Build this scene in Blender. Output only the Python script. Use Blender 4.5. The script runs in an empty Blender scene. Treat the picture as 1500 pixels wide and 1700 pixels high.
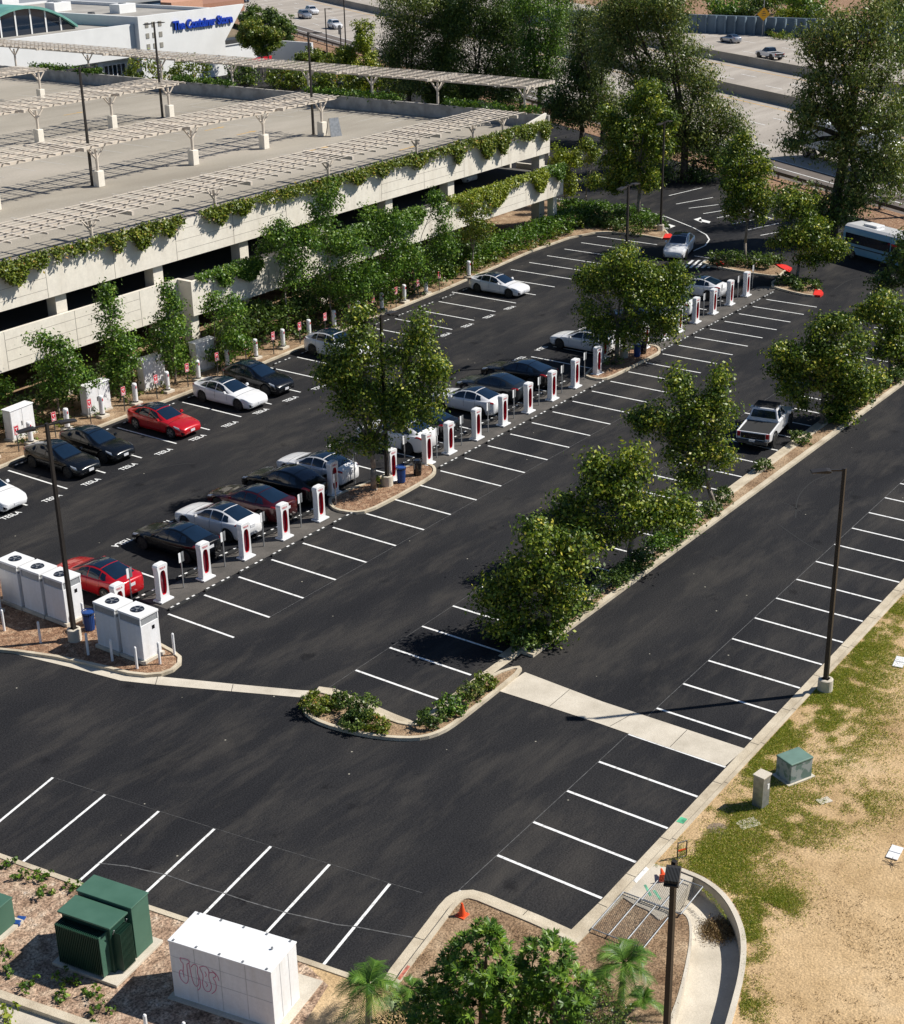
import bpy, math, random
import numpy as np
from mathutils import Vector, noise
random.seed(7); rng = np.random.default_rng(7)
sc = bpy.context.scene
COL = sc.collection
R = math.radians
# ------------------------------------------------------------------ camera (solved from the stall grid)
CX, CY, CZ = -40.6876, -45.5470, 30.3425
YAW, PITCH, ROLL, FPX = 0.6339874, 0.4069510, -0.0207069, 2526.125
cy_, sy_, cp_, sp_ = math.cos(YAW), math.sin(YAW), math.cos(PITCH), math.sin(PITCH)
F_ = np.array([cp_*cy_, cp_*sy_, -sp_]); r0 = np.array([sy_, -cy_, 0.0]); u0 = np.cross(r0, F_)
R_ = math.cos(ROLL)*r0 + math.sin(ROLL)*u0; U_ = -math.sin(ROLL)*r0 + math.cos(ROLL)*u0
CAM = np.array([CX, CY, CZ])
def ray(px, py): return F_*FPX + R_*(px-750) - U_*(py-850)
def G(px, py, z=0.0):
    """the place on the level z that the survey point (px, py) of the photograph marks"""
    d = ray(px, py); p = CAM + d*((z-CZ)/d[2]); return (float(p[0]), float(p[1]))
def GG(pts, z=0.0): return [G(a, b, z) for a, b in pts]
FH = np.array([cy_, sy_, 0.0])
def lobe(base, cx, cy, rx, ry, dep=0.0):
    h = (np.array([base[0], base[1], 0]) - CAM) @ FH + dep
    d = ray(cx, cy); t = h/(d @ FH); p = CAM + d*t
    k = t
    return (p, (rx*k, rx*k, ry*k/0.93))
cam = bpy.data.cameras.new("camera"); co = bpy.data.objects.new("camera", cam); COL.objects.link(co)
cam.sensor_fit = 'HORIZONTAL'; cam.sensor_width = 36; cam.lens = 36*FPX/1500; cam.clip_start = 0.5; cam.clip_end = 3000
from mathutils import Matrix
M = Matrix(((R_[0], U_[0], -F_[0], CX), (R_[1], U_[1], -F_[1], CY), (R_[2], U_[2], -F_[2], CZ), (0, 0, 0, 1)))
co.matrix_world = M; sc.camera = co
# ------------------------------------------------------------------ light
w = bpy.data.worlds.new("World"); sc.world = w; w.use_nodes = True
nt = w.node_tree; bg = nt.nodes['Background']; sky = nt.nodes.new('ShaderNodeTexSky'); sky.sky_type = 'NISHITA'; sky.sun_disc = False
sky.sun_elevation = R(45.5); sky.sun_rotation = math.atan2(0.72, -0.69)
nt.links.new(sky.outputs[0], bg.inputs[0]); sky.ozone_density = 6.0; sky.dust_density = 0.3; bg.inputs[1].default_value = 0.06
sl = bpy.data.lights.new("sun", 'SUN'); sl.energy = 5.0; sl.angle = R(0.5); sl.color = (1.0, 0.955, 0.875)
so = bpy.data.objects.new("sun", sl); COL.objects.link(so)
so.rotation_euler = Vector((0.72*math.cos(R(45.5)), -0.69*math.cos(R(45.5)), math.sin(R(45.5)))).to_track_quat('Z', 'Y').to_euler()
so.location = (0, -60, 90)
sc.view_settings.view_transform = 'Standard'; sc.view_settings.look = 'None'; sc.view_settings.exposure = 0.28; sc.view_settings.gamma = 1
sc.cycles.max_bounces = 6; sc.cycles.diffuse_bounces = 2; sc.cycles.glossy_bounces = 3; sc.cycles.transmission_bounces = 3; sc.cycles.transparent_max_bounces = 6
# ------------------------------------------------------------------ materials
def base_mat(name, rough=0.6, metal=0.0, spec=0.5):
    m = bpy.data.materials.new(name); m.use_nodes = True
    b = m.node_tree.nodes['Principled BSDF']
    b.inputs['Roughness'].default_value = rough; b.inputs['Metallic'].default_value = metal; b.inputs['Specular IOR Level'].default_value = spec
    return m, m.node_tree, b
def c4(c): return (c[0], c[1], c[2], 1)
def pm(name, c, rough=0.6, metal=0.0, var=0.10, scale=3.0, bump=0.0, bscale=60.0, coat=0.0, spec=0.5, c2=None, thr=None):
    """procedural: colour wandering with noise, optional stain colour c2 and fine bump"""
    m, t, b = base_mat(name, rough, metal, spec)
    tc = t.nodes.new('ShaderNodeTexCoord'); n = t.nodes.new('ShaderNodeTexNoise'); n.inputs['Scale'].default_value = scale; n.inputs['Detail'].default_value = 5
    t.links.new(tc.outputs['Object'], n.inputs['Vector'])
    r = t.nodes.new('ShaderNodeValToRGB'); e = r.color_ramp.elements
    e[0].position, e[1].position = (0.35, 0.65) if thr is None else thr
    a = c2 if c2 else tuple(max(0, x*(1-var)) for x in c); d = tuple(min(1, x*(1+var*0.6)) for x in c) if not c2 else c
    e[0].color = c4(a); e[1].color = c4(d)
    t.links.new(n.outputs['Fac'], r.inputs['Fac']); t.links.new(r.outputs['Color'], b.inputs['Base Color'])
    if bump:
        n2 = t.nodes.new('ShaderNodeTexNoise'); n2.inputs['Scale'].default_value = bscale; n2.inputs['Detail'].default_value = 3
        t.links.new(tc.outputs['Object'], n2.inputs['Vector'])
        bp = t.nodes.new('ShaderNodeBump'); bp.inputs['Strength'].default_value = bump; bp.inputs['Distance'].default_value = 0.03
        t.links.new(n2.outputs['Fac'], bp.inputs['Height']); t.links.new(bp.outputs['Normal'], b.inputs['Normal'])
    if coat: b.inputs['Coat Weight'].default_value = coat; b.inputs['Coat Roughness'].default_value = 0.04
    return m
def layered(name, stops, scale=2.0, fine=None, rough=0.85, bump=0.3, bscale=40, stretch=None, detail=8, finemix=0.5, rot=0.0):
    """ground material: broad noise through a colour ramp, overlaid with fine grains"""
    m, t, b = base_mat(name, rough, 0, .25)
    tc = t.nodes.new('ShaderNodeTexCoord'); mp = t.nodes.new('ShaderNodeMapping'); t.links.new(tc.outputs['Object'], mp.inputs['Vector'])
    mp.inputs['Rotation'].default_value = (0, 0, rot)
    if stretch: mp.inputs['Scale'].default_value = stretch
    n = t.nodes.new('ShaderNodeTexNoise'); n.inputs['Scale'].default_value = scale; n.inputs['Detail'].default_value = detail; n.inputs['Roughness'].default_value = 0.62
    t.links.new(mp.outputs['Vector'], n.inputs['Vector'])
    r = t.nodes.new('ShaderNodeValToRGB'); e = r.color_ramp.elements
    while len(e) < len(stops): e.new(0.5)
    for el, (p, c) in zip(e, stops): el.position = p; el.color = c4(c)
    t.links.new(n.outputs['Fac'], r.inputs['Fac']); out = r.outputs['Color']
    if fine:
        fs, lo, hi = fine
        v = t.nodes.new('ShaderNodeTexNoise'); v.inputs['Scale'].default_value = fs; v.inputs['Detail'].default_value = 4; v.inputs['Roughness'].default_value = 0.8
        t.links.new(tc.outputs['Object'], v.inputs['Vector'])
        r2 = t.nodes.new('ShaderNodeValToRGB'); r2.color_ramp.elements[0].position = 0.38; r2.color_ramp.elements[1].position = 0.62
        r2.color_ramp.elements[0].color = c4((lo,)*3); r2.color_ramp.elements[1].color = c4((hi,)*3)
        t.links.new(v.outputs['Fac'], r2.inputs['Fac'])
        mx = t.nodes.new('ShaderNodeMix'); mx.data_type = 'RGBA'; mx.blend_type = 'MULTIPLY'; mx.inputs['Factor'].default_value = 1
        t.links.new(out, mx.inputs[6]); t.links.new(r2.outputs['Color'], mx.inputs[7]); out = mx.outputs[2]
    t.links.new(out, b.inputs['Base Color'])
    n3 = t.nodes.new('ShaderNodeTexNoise'); n3.inputs['Scale'].default_value = bscale; n3.inputs['Detail'].default_value = 4
    t.links.new(tc.outputs['Object'], n3.inputs['Vector']); bp = t.nodes.new('ShaderNodeBump'); bp.inputs['Strength'].default_value = bump; bp.inputs['Distance'].default_value = 0.04
    t.links.new(n3.outputs['Fac'], bp.inputs['Height']); t.links.new(bp.outputs['Normal'], b.inputs['Normal'])
    return m
def leaf_mat(name, stops, trans=0.2, rough=0.42):
    m, t, b = base_mat(name, rough, 0, 0.35)
    at = t.nodes.new('ShaderNodeAttribute'); at.attribute_name = 'tint'
    r = t.nodes.new('ShaderNodeValToRGB'); e = r.color_ramp.elements
    while len(e) < len(stops): e.new(0.5)
    for el, (p, c) in zip(e, stops): el.position = p; el.color = c4(c)
    t.links.new(at.outputs['Fac'], r.inputs['Fac']); t.links.new(r.outputs['Color'], b.inputs['Base Color'])
    tr = t.nodes.new('ShaderNodeBsdfTranslucent'); mx = t.nodes.new('ShaderNodeMixShader'); mx.inputs[0].default_value = trans
    g = t.nodes.new('ShaderNodeMix'); g.data_type = 'RGBA'; g.blend_type = 'MULTIPLY'; g.inputs['Factor'].default_value = 1; g.inputs[7].default_value = (1.25, 1.35, 0.5, 1)
    t.links.new(r.outputs['Color'], g.inputs[6]); t.links.new(g.outputs[2], tr.inputs['Color'])
    o = t.nodes['Material Output']; t.links.new(b.outputs[0], mx.inputs[1]); t.links.new(tr.outputs[0], mx.inputs[2]); t.links.new(mx.outputs[0], o.inputs['Surface'])
    return m
m_asph = layered('asphalt', [(0.32, (.0140, .0143, .0165)), (0.45, (.0185, .0186, .0208)), (0.56, (.0245, .0240, .0252)), (0.70, (.039, .036, .034))], 0.16, (16, 0.55, 1.5), 0.8, 0.6, 14, stretch=(0.45, 1.5, 1))
def asphalt_patch():
    # lighter scuffed swirls on top of the broad noise
    t = m_asph.node_tree; b = t.nodes['Principled BSDF']; src = b.inputs['Base Color'].links[0].from_socket
    tc = t.nodes.new('ShaderNodeTexCoord'); n = t.nodes.new('ShaderNodeTexNoise'); n.inputs['Scale'].default_value = 0.5; n.inputs['Detail'].default_value = 9; n.inputs['Distortion'].default_value = 0.25; n.inputs['Roughness'].default_value = 0.72
    mp = t.nodes.new('ShaderNodeMapping'); mp.inputs['Scale'].default_value = (.35, 1.2, 1); mp.inputs['Rotation'].default_value = (0, 0, .12); t.links.new(tc.outputs['Object'], mp.inputs['Vector']); t.links.new(mp.outputs['Vector'], n.inputs['Vector']); r = t.nodes.new('ShaderNodeValToRGB'); r.color_ramp.elements[0].position = 0.48; r.color_ramp.elements[1].position = 0.82
    r.color_ramp.elements[0].color = (0, 0, 0, 1); r.color_ramp.elements[1].color = (1, 1, 1, 1); t.links.new(n.outputs['Fac'], r.inputs['Fac'])
    mx = t.nodes.new('ShaderNodeMix'); mx.data_type = 'RGBA'; b.inputs['Specular IOR Level'].default_value = .12; mx.inputs[7].default_value = (.066, .060, .053, 1)
    t.links.new(r.outputs['Color'], mx.inputs[0]); t.links.new(src, mx.inputs[6])
    v = t.nodes.new('ShaderNodeTexVoronoi'); v.inputs['Scale'].default_value = 0.75; t.links.new(tc.outputs['Object'], v.inputs['Vector'])
    # small pale litter specks
    r3 = t.nodes.new('ShaderNodeValToRGB'); r3.color_ramp.elements[0].position = 0.020; r3.color_ramp.elements[1].position = 0.032
    r3.color_ramp.elements[0].color = (1, 1, 1, 1); r3.color_ramp.elements[1].color = (0, 0, 0, 1); t.links.new(v.outputs['Distance'], r3.inputs['Fac'])
    mx2 = t.nodes.new('ShaderNodeMix'); mx2.data_type = 'RGBA'; mx2.inputs[7].default_value = (.35, .33, .27, 1)
    t.links.new(r3.outputs['Color'], mx2.inputs[0]); t.links.new(mx.outputs[2], mx2.inputs[6]); # oil drips and old stains
    nz = t.nodes.new('ShaderNodeTexNoise'); nz.inputs['Scale'].default_value = 2.5; t.links.new(tc.outputs['Object'], nz.inputs['Vector'])
    ad = t.nodes.new('ShaderNodeVectorMath'); ad.operation = 'ADD'; t.links.new(tc.outputs['Object'], ad.inputs[0]); sc_ = t.nodes.new('ShaderNodeVectorMath'); sc_.operation = 'SCALE'; sc_.inputs['Scale'].default_value = .8
    t.links.new(nz.outputs['Color'], sc_.inputs[0]); t.links.new(sc_.outputs[0], ad.inputs[1]); v2 = t.nodes.new('ShaderNodeTexVoronoi'); v2.inputs['Scale'].default_value = .42; t.links.new(ad.outputs[0], v2.inputs['Vector'])
    r4 = t.nodes.new('ShaderNodeValToRGB'); r4.color_ramp.elements[0].position = 0.06; r4.color_ramp.elements[1].position = 0.15; r4.color_ramp.elements[0].color = (.55, .55, .57, 1); r4.color_ramp.elements[1].color = (1, 1, 1, 1); t.links.new(v2.outputs['Distance'], r4.inputs['Fac'])
    mx3 = t.nodes.new('ShaderNodeMix'); mx3.data_type = 'RGBA'; mx3.blend_type = 'MULTIPLY'; mx3.inputs['Factor'].default_value = 1; t.links.new(mx2.outputs[2], mx3.inputs[6]); t.links.new(r4.outputs['Color'], mx3.inputs[7]); t.links.new(mx3.outputs[2], b.inputs['Base Color'])
asphalt_patch()
m_walk = layered('worn_island_paving', [(0.3, (.06, .057, .052)), (0.55, (.11, .10, .09)), (0.75, (.17, .155, .135))], 0.5, (60, .75, 1.25), 0.85, .3, 50)
m_paint = pm('road_paint', (.80, .80, .78), .6, scale=7, thr=(.30, .46), c2=(.42, .41, .40))
m_faint = pm('faint_chalk', (.11, .11, .11), .8, var=.5, scale=6)
m_joint = pm('dark_joint', (.05, .045, .04), .9)
m_conc = layered('kerb_concrete', [(0.3, (.38, .315, .225)), (0.5, (.54, .465, .35)), (0.7, (.64, .565, .44))], 0.9, (30, .82, 1.12), 0.85, .3, 30)
m_conc2 = layered('pale_concrete', [(0.3, (.46, .41, .33)), (0.55, (.60, .54, .445)), (0.75, (.68, .625, .53))], 0.7, (25, .88, 1.08), 0.85, .2, 30)
m_deck = layered('deck_concrete', [(0.3, (.265, .235, .19)), (0.5, (.345, .31, .255)), (0.7, (.42, .375, .315))], 0.09, (9, .88, 1.12), 0.85, .2, 20, stretch=(.5, 1.6, 1))
m_gar = layered('garage_precast', [(0.28, (.60, .545, .46)), (0.42, (.75, .695, .60)), (0.7, (.81, .76, .665))], .9, (3, .94, 1.04), .8, .08, 20, stretch=(1.3, 1.3, .18))
m_gar2 = pm('garage_groove', (.32, .29, .25), .8)
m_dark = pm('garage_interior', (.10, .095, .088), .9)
m_soil = layered('sandy_soil', [(0.25, (.31, .20, .09)), (0.42, (.47, .32, .165)), (0.58, (.575, .405, .225)), (0.75, (.61, .455, .28))], 0.30, (16, .66, 1.18), .95, .9, 14)
m_mulch = layered('bark_mulch', [(0.32, (.16, .085, .05)), (0.5, (.28, .165, .10)), (0.68, (.42, .29, .19))], 3.5, (16, .30, 1.6), .95, 1.0, 16)
m_mulch2 = layered('wood_chip_mulch', [(0.30, (.18, .115, .075)), (0.48, (.34, .23, .16)), (0.62, (.48, .36, .26)), (0.8, (.42, .40, .37))], 2.2, (13, .35, 1.6), .95, 1.0, 14)
m_dry = layered('dry_bed_soil', [(0.3, (.17, .10, .055)), (0.5, (.32, .215, .13)), (0.7, (.46, .34, .22))], 0.9, (14, .45, 1.35), .95, .9, 14)
m_fwy = layered('freeway_concrete', [(0.3, (.29, .255, .22)), (0.5, (.37, .33, .285)), (0.68, (.46, .415, .36))], 0.12, (4, .9, 1.08), .85, .1, 8, stretch=(.35, 2.2, 1), rot=-R(59.3), detail=10)
m_shoulder = layered('freeway_shoulder_asphalt', [(0.3, (.10, .085, .075)), (0.6, (.16, .135, .12))], 0.2, (5, .9, 1.1), .9, .2, 8)
m_red = pm('red_kerb_paint', (.75, .03, .02), .55)
m_white = pm('white_enamel', (.80, .80, .80), .38, var=.04, scale=1.5, coat=.2)
m_cabw = layered('white_cabinet_steel', [(0.22, (.58, .55, .50)), (0.36, (.74, .73, .72)), (0.6, (.80, .80, .81))], 1.4, (6, .96, 1.03), .5, .03, 20, stretch=(2.2, 2.2, .35))
m_grey = pm('grey_louvre', (.36, .37, .38), .5, .2, var=.2, scale=20)
m_black = pm('black_rubber', (.018, .018, .018), .75)
m_blackg = pm('gloss_black', (.012, .012, .014), .15, coat=.5)
m_bronze = pm('bronze_pole', (.032, .027, .024), .5, .3)
m_steel = pm('galvanised_steel', (.34, .35, .36), .45, .6, var=.2, scale=5)
m_dsteel = pm('dark_steel', (.07, .07, .07), .5, .4)
m_redp = pm('red_panel', (.60, .012, .03), .35)
m_orange = pm('orange_plastic', (.80, .09, .02), .5)
m_blue = pm('blue_bin_plastic', (.012, .06, .24), .5)
m_green = pm('transformer_green', (.045, .115, .078), .55, var=.25, scale=1.3, c2=(.060, .14, .098))
m_dgreen = pm('radiator_green', (.012, .05, .032), .5)
m_yellow = pm('yellow_sign', (.85, .42, .01), .5)
m_wood = pm('lattice_timber', (.62, .545, .46), .8, var=.12, scale=1.5)
m_bark = pm('pale_bark', (.26, .22, .18), .9, var=.4, scale=4, bump=.5, bscale=12)
m_dbark = pm('dark_bark', (.09, .07, .055), .9, var=.4, scale=3, bump=.5, bscale=12)
LV = {
 'syc': leaf_mat('sycamore_leaf', [(0, (.014, .036, .006)), (.32, (.048, .094, .012)), (.62, (.145, .21, .020)), (.85, (.36, .39, .045)), (1, (.54, .46, .07))]),
 'dark': leaf_mat('dark_leaf', [(0, (.014, .034, .009)), (.42, (.055, .10, .020)), (.78, (.15, .215, .04)), (1, (.28, .32, .07))]),
 'euc': leaf_mat('eucalyptus_leaf', [(0, (.020, .042, .010)), (.35, (.075, .115, .026)), (.7, (.19, .235, .05)), (.93, (.33, .32, .09)), (1, (.38, .26, .09))]),
 'green': leaf_mat('green_leaf', [(0, (.018, .052, .008)), (.45, (.062, .135, .014)), (.8, (.16, .27, .03)), (1, (.30, .38, .05))]),
 'yel': leaf_mat('yellowing_leaf', [(0, (.07, .10, .012)), (.5, (.20, .26, .025)), (.85, (.38, .40, .04)), (1, (.48, .38, .06))]),
 'vine': leaf_mat('vine_leaf', [(0, (.035, .06, .01)), (.4, (.10, .15, .018)), (.75, (.22, .26, .03)), (.92, (.36, .32, .05)), (1, (.36, .15, .05))]),
 'palm': leaf_mat('palm_leaf', [(0, (.03, .07, .012)), (.5, (.08, .18, .022)), (1, (.22, .34, .05))]),
 'grass': leaf_mat('grass_blade', [(0, (.10, .17, .015)), (.38, (.22, .30, .03)), (.60, (.44, .43, .07)), (1, (.66, .55, .22))], .2, .7),
 'litter': leaf_mat('dry_leaf', [(0, (.10, .06, .03)), (.5, (.26, .17, .09)), (1, (.45, .34, .18))], .1, .8),
 'bush': leaf_mat('strappy_leaf', [(0, (.02, .06, .008)), (.4, (.075, .16, .015)), (.75, (.20, .32, .03)), (1, (.42, .46, .05))]),
 'flower': leaf_mat('magenta_flower', [(0, (.30, .01, .03)), (1, (.7, .03, .08))]),
}
# ------------------------------------------------------------------ object helpers
def link(o, parent=None):
    COL.objects.link(o)
    if parent: o.parent = parent
    return o
def tag(o, label=None, cat=None, group=None, kind=None):
    if label: o['label'] = label
    if cat: o['category'] = cat
    if group: o['group'] = group
    if kind: o['kind'] = kind
    return o
def thing(name, label, cat, loc=(0, 0, 0), rz=0.0, group=None):
    o = bpy.data.objects.new(name, None); o.empty_display_size = 0.3; link(o); o.location = loc; o.rotation_euler = (0, 0, rz)
    return tag(o, label, cat, group)
def kids(o): return [c for c in COL.objects if c.parent == o]
def dup(root, loc, rz, label, group=None, swap=None):
    def rec(o, par):
        c = o.copy(); COL.objects.link(c); c.parent = par
        for ch in CH.get(o.name, []): rec(ch, c)
        return c
    CH = {}
    def walk(o):
        l = list(o.children); CH[o.name] = l
        for x in l: walk(x)
    walk(root); r = rec(root, None); r.location = loc; r.rotation_euler = (0, 0, rz); r['label'] = label
    if group: r['group'] = group
    return r
class MB:
    def __init__(s): s.v = []; s.f = []; s.mi = []; s.cur = 0
    def add(s, vs, fs):
        n = len(s.v); s.v += [tuple(map(float, v)) for v in vs]; s.f += [tuple(i+n for i in f) for f in fs]; s.mi += [s.cur]*len(fs); return s
    def box(s, x0, x1, y0, y1, z0, z1):
        return s.add([(x0,y0,z0),(x1,y0,z0),(x1,y1,z0),(x0,y1,z0),(x0,y0,z1),(x1,y0,z1),(x1,y1,z1),(x0,y1,z1)], [(0,3,2,1),(4,5,6,7),(0,1,5,4),(1,2,6,5),(2,3,7,6),(3,0,4,7)])
    def cbox(s, c, sz, rz=0.0):
        ca, sa = math.cos(rz), math.sin(rz); vs = []
        for dz in (-1, 1):
            for dx, dy in ((-1,-1),(1,-1),(1,1),(-1,1)):
                a, b = dx*sz[0]/2, dy*sz[1]/2; vs.append((c[0]+a*ca-b*sa, c[1]+a*sa+b*ca, c[2]+dz*sz[2]/2))
        return s.add(vs, [(0,3,2,1),(4,5,6,7),(0,1,5,4),(1,2,6,5),(2,3,7,6),(3,0,4,7)])
    def prism(s, poly, z0, z1, bottom=False):
        n = len(poly); a = sum(poly[i][0]*poly[(i+1)%n][1]-poly[(i+1)%n][0]*poly[i][1] for i in range(n))
        if a < 0: poly = poly[::-1]
        vs = [(x, y, z0) for x, y in poly] + [(x, y, z1) for x, y in poly]
        fs = [tuple(range(n, 2*n))] + [(i, (i+1)%n, n+(i+1)%n, n+i) for i in range(n)]
        if bottom: fs.append(tuple(range(n))[::-1])
        return s.add(vs, fs)
    def flat(s, poly, z):
        n = len(poly); a = sum(poly[i][0]*poly[(i+1)%n][1]-poly[(i+1)%n][0]*poly[i][1] for i in range(n))
        if a < 0: poly = poly[::-1]
        return s.add([(x, y, z) for x, y in poly], [tuple(range(n))])
    def extr(s, prof, y0, y1, axis='y', taper=1.0):
        """profile in (x, z) pushed along y (or (y, z) along x)"""
        n = len(prof)
        if axis == 'y': vs = [(x, y0, z) for x, z in prof] + [(x, y1, z) for x, z in prof]
        else: vs = [(y0, x, z) for x, z in prof] + [(y1, x, z) for x, z in prof]
        return s.add(vs, [tuple(range(n)), tuple(range(n, 2*n))[::-1]] + [(i, n+i, n+(i+1)%n, (i+1)%n) for i in range(n)])
    def tube(s, p0, p1, r0, r1=None, n=10, cap=True):
        r1 = r0 if r1 is None else r1; p0 = Vector(p0); p1 = Vector(p1); d = (p1-p0)
        if d.length < 1e-6: return s
        q = d.to_track_quat('Z', 'Y'); vs = []
        for p, r in ((p0, r0), (p1, r1)):
            for i in range(n):
                a = 2*math.pi*i/n; vs.append(p + q @ Vector((r*math.cos(a), r*math.sin(a), 0)))
        fs = [(i, (i+1)%n, n+(i+1)%n, n+i) for i in range(n)]
        if cap: fs += [tuple(range(n))[::-1], tuple(range(n, 2*n))]
        return s.add(vs, fs)
    def path(s, pts, rads, n=8):
        for i in range(len(pts)-1): s.tube(pts[i], pts[i+1], rads[i], rads[i+1], n)
        return s
    def ribbon(s, pl, o0, o1, z, closed=False):
        a = offset(pl, o0, closed); b = offset(pl, o1, closed); n = len(a)
        for i in range(n if closed else n-1):
            j = (i+1) % n; s.add([(*a[i], z), (*a[j], z), (*b[j], z), (*b[i], z)], [(0, 1, 2, 3)] if o0 > o1 else [(3, 2, 1, 0)])
        return s
    def wallrun(s, pl, o0, o1, z0, z1, closed=False):
        a = offset(pl, o0, closed); b = offset(pl, o1, closed); n = len(a)
        for i in range(n if closed else n-1):
            j = (i+1) % n
            s.add([(*a[i], z0), (*a[j], z0), (*b[j], z0), (*b[i], z0), (*a[i], z1), (*a[j], z1), (*b[j], z1), (*b[i], z1)],
                  [(0,3,2,1),(4,5,6,7),(0,1,5,4),(2,3,7,6)] + ([] if closed or 0 < i else [(3,0,4,7)]) + ([] if closed or i < n-2 else [(1,2,6,5)]))
        return s
    def mesh(s, name, mats):
        me = bpy.data.meshes.new(name); me.from_pydata(s.v, [], s.f)
        for m in (mats if isinstance(mats, (list, tuple)) else [mats]): me.materials.append(m)
        if any(s.mi): me.polygons.foreach_set('material_index', s.mi)
        return me
    def build(s, name, mats, parent=None, smooth=False, bevel=0.0, seg=2):
        me = s.mesh(name, mats)
        if smooth: me.polygons.foreach_set('use_smooth', [True]*len(me.polygons))
        o = bpy.data.objects.new(name, me); link(o, parent)
        if bevel:
            md = o.modifiers.new('b', 'BEVEL'); md.width = bevel; md.segments = seg; md.limit_method = 'ANGLE'; md.angle_limit = R(35)
        return o
def offset(pl, d, closed=False):
    """shift a polyline sideways (positive = to the right of its direction)"""
    if d == 0: return list(pl)
    n = len(pl); out = []
    for i in range(n):
        a = pl[i-1] if (i > 0 or closed) else None; b = pl[(i+1) % n] if (i < n-1 or closed) else None; p = pl[i]; ns = []
        for q0, q1 in ((a, p), (p, b)):
            if q0 is None or q1 is None: continue
            dx, dy = q1[0]-q0[0], q1[1]-q0[1]; L = math.hypot(dx, dy) or 1; ns.append((dy/L, -dx/L))
        nx, ny = sum(k[0] for k in ns)/len(ns), sum(k[1] for k in ns)/len(ns); L2 = nx*nx+ny*ny
        if L2 < .15: L2 = .15
        out.append((p[0]+nx*d/L2, p[1]+ny*d/L2))
    return out
def smoothp(pl, it=2, closed=False):
    for _ in range(it):
        out = []; n = len(pl)
        if not closed: out.append(pl[0])
        for i in range(n if closed else n-1):
            a, b = pl[i], pl[(i+1) % n]
            out += [(a[0]*.75+b[0]*.25, a[1]*.75+b[1]*.25), (a[0]*.25+b[0]*.75, a[1]*.25+b[1]*.75)]
        if not closed: out.append(pl[-1])
        pl = out
    return pl
def struct(mb, name, mats, **k):
    o = mb.build(name, mats, **k); o['kind'] = 'structure'; return o
def txt(s, size, ext, mat, name, parent=None, bold=0.0):
    cu = bpy.data.curves.new('lettering', 'FONT'); cu.body = s; cu.size = size; cu.extrude = ext; cu.offset = bold; cu.align_x = 'CENTER'; cu.align_y = 'CENTER'; cu.resolution_u = 3
    o = bpy.data.objects.new('tmp', cu); COL.objects.link(o); dg = bpy.context.evaluated_depsgraph_get(); me = bpy.data.meshes.new_from_object(o.evaluated_get(dg))
    bpy.data.objects.remove(o); me.name = name; me.materials.clear(); me.materials.append(mat)
    return me
ORD = ['first','second','third','fourth','fifth','sixth','seventh','eighth','ninth','tenth','eleventh','twelfth','thirteenth','fourteenth','fifteenth','sixteenth','seventeenth','eighteenth','nineteenth','twentieth','twenty-first','twenty-second','twenty-third','twenty-fourth','twenty-fifth','twenty-sixth','twenty-seventh','twenty-eighth','twenty-ninth','thirtieth','thirty-first','thirty-second','thirty-third','thirty-fourth']
# ------------------------------------------------------------------ ground
gb = MB(); gb.flat([(-1200, -1200), (1800, -1200), (1800, 1800), (-1200, 1800)], -0.85)
struct(gb, 'ground', layered('far_ground', [(0.3, (.10, .09, .05)), (0.6, (.22, .17, .11))], .05, (1, .8, 1.2)))
def yb(x): return -25.9 + 0.02*(x+6.36)          # outer stall kerb
NEARL = [(-260, 1331.5), (0, 1421), (143, 1472), (307, 1527), (572, 1618), (628, 1638)]
NEARN = [(628, 1638), (648, 1607), (713, 1523), (728, 1503), (740, 1490), (752, 1482), (767, 1478), (785, 1477), (807, 1483), (897, 1520), (948, 1543), (1000, 1492)]
nearN = GG(NEARN); nearL = GG(NEARL)
kB = [(nearN[-1][0], nearN[-1][1])] + [(x, yb(x)) for x in (-4, 0, 6, 12, 20, 40, 60, 73.5)]
asph = nearL + nearN[1:] + kB[1:] + [(94, 9.4), (104, 27), (130, 70), (150, 105), (170, 150), (140, 180), (-60, 180), (-60, 10)]
a = MB(); a.flat(asph, 0.0); struct(a, 'parking_lot', m_asph)
# gutters and kerbs (polyline direction chosen so that the planted side is on its right)
def kerb(pl, name, gut=0.42, side=1, kw=0.16, h=0.13, mat=None, z0=-0.02):
    m = MB()
    if gut: m.ribbon(pl, 0, side*gut, 0.008)
    m.wallrun(pl, side*gut, side*(gut+kw), z0, h); return struct(m, name, mat or m_conc)
kerb(nearN[:-1]+kB, 'kerb', side=1)                        # near bed and sandy lot
kerb(nearL, 'kerb', side=1, gut=0.0, kw=.2)
# joints across the concrete gutters
jm = MB()
def joints(pl, step, w0, w1, z):
    for i in range(len(pl)-1):
        p, q = Vector(pl[i]), Vector(pl[i+1]); L = (q-p).length; d = (q-p)/max(L, 1e-6); nrm = Vector((d.y, -d.x)); t = step*.5
        while t < L:
            c = p+d*t; a_ = c+nrm*w0; b_ = c+nrm*w1; e = d*.012
            jm.add([(*(a_-e), z), (*(a_+e), z), (*(b_+e), z), (*(b_-e), z)], [(0, 1, 2, 3)]); t += step
joints(kB, 3.1, 0, .42, .012); joints(kB, 3.1, .42, .58, .134); joints(nearN[1:], 3.1, 0, .42, .012)
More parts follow.
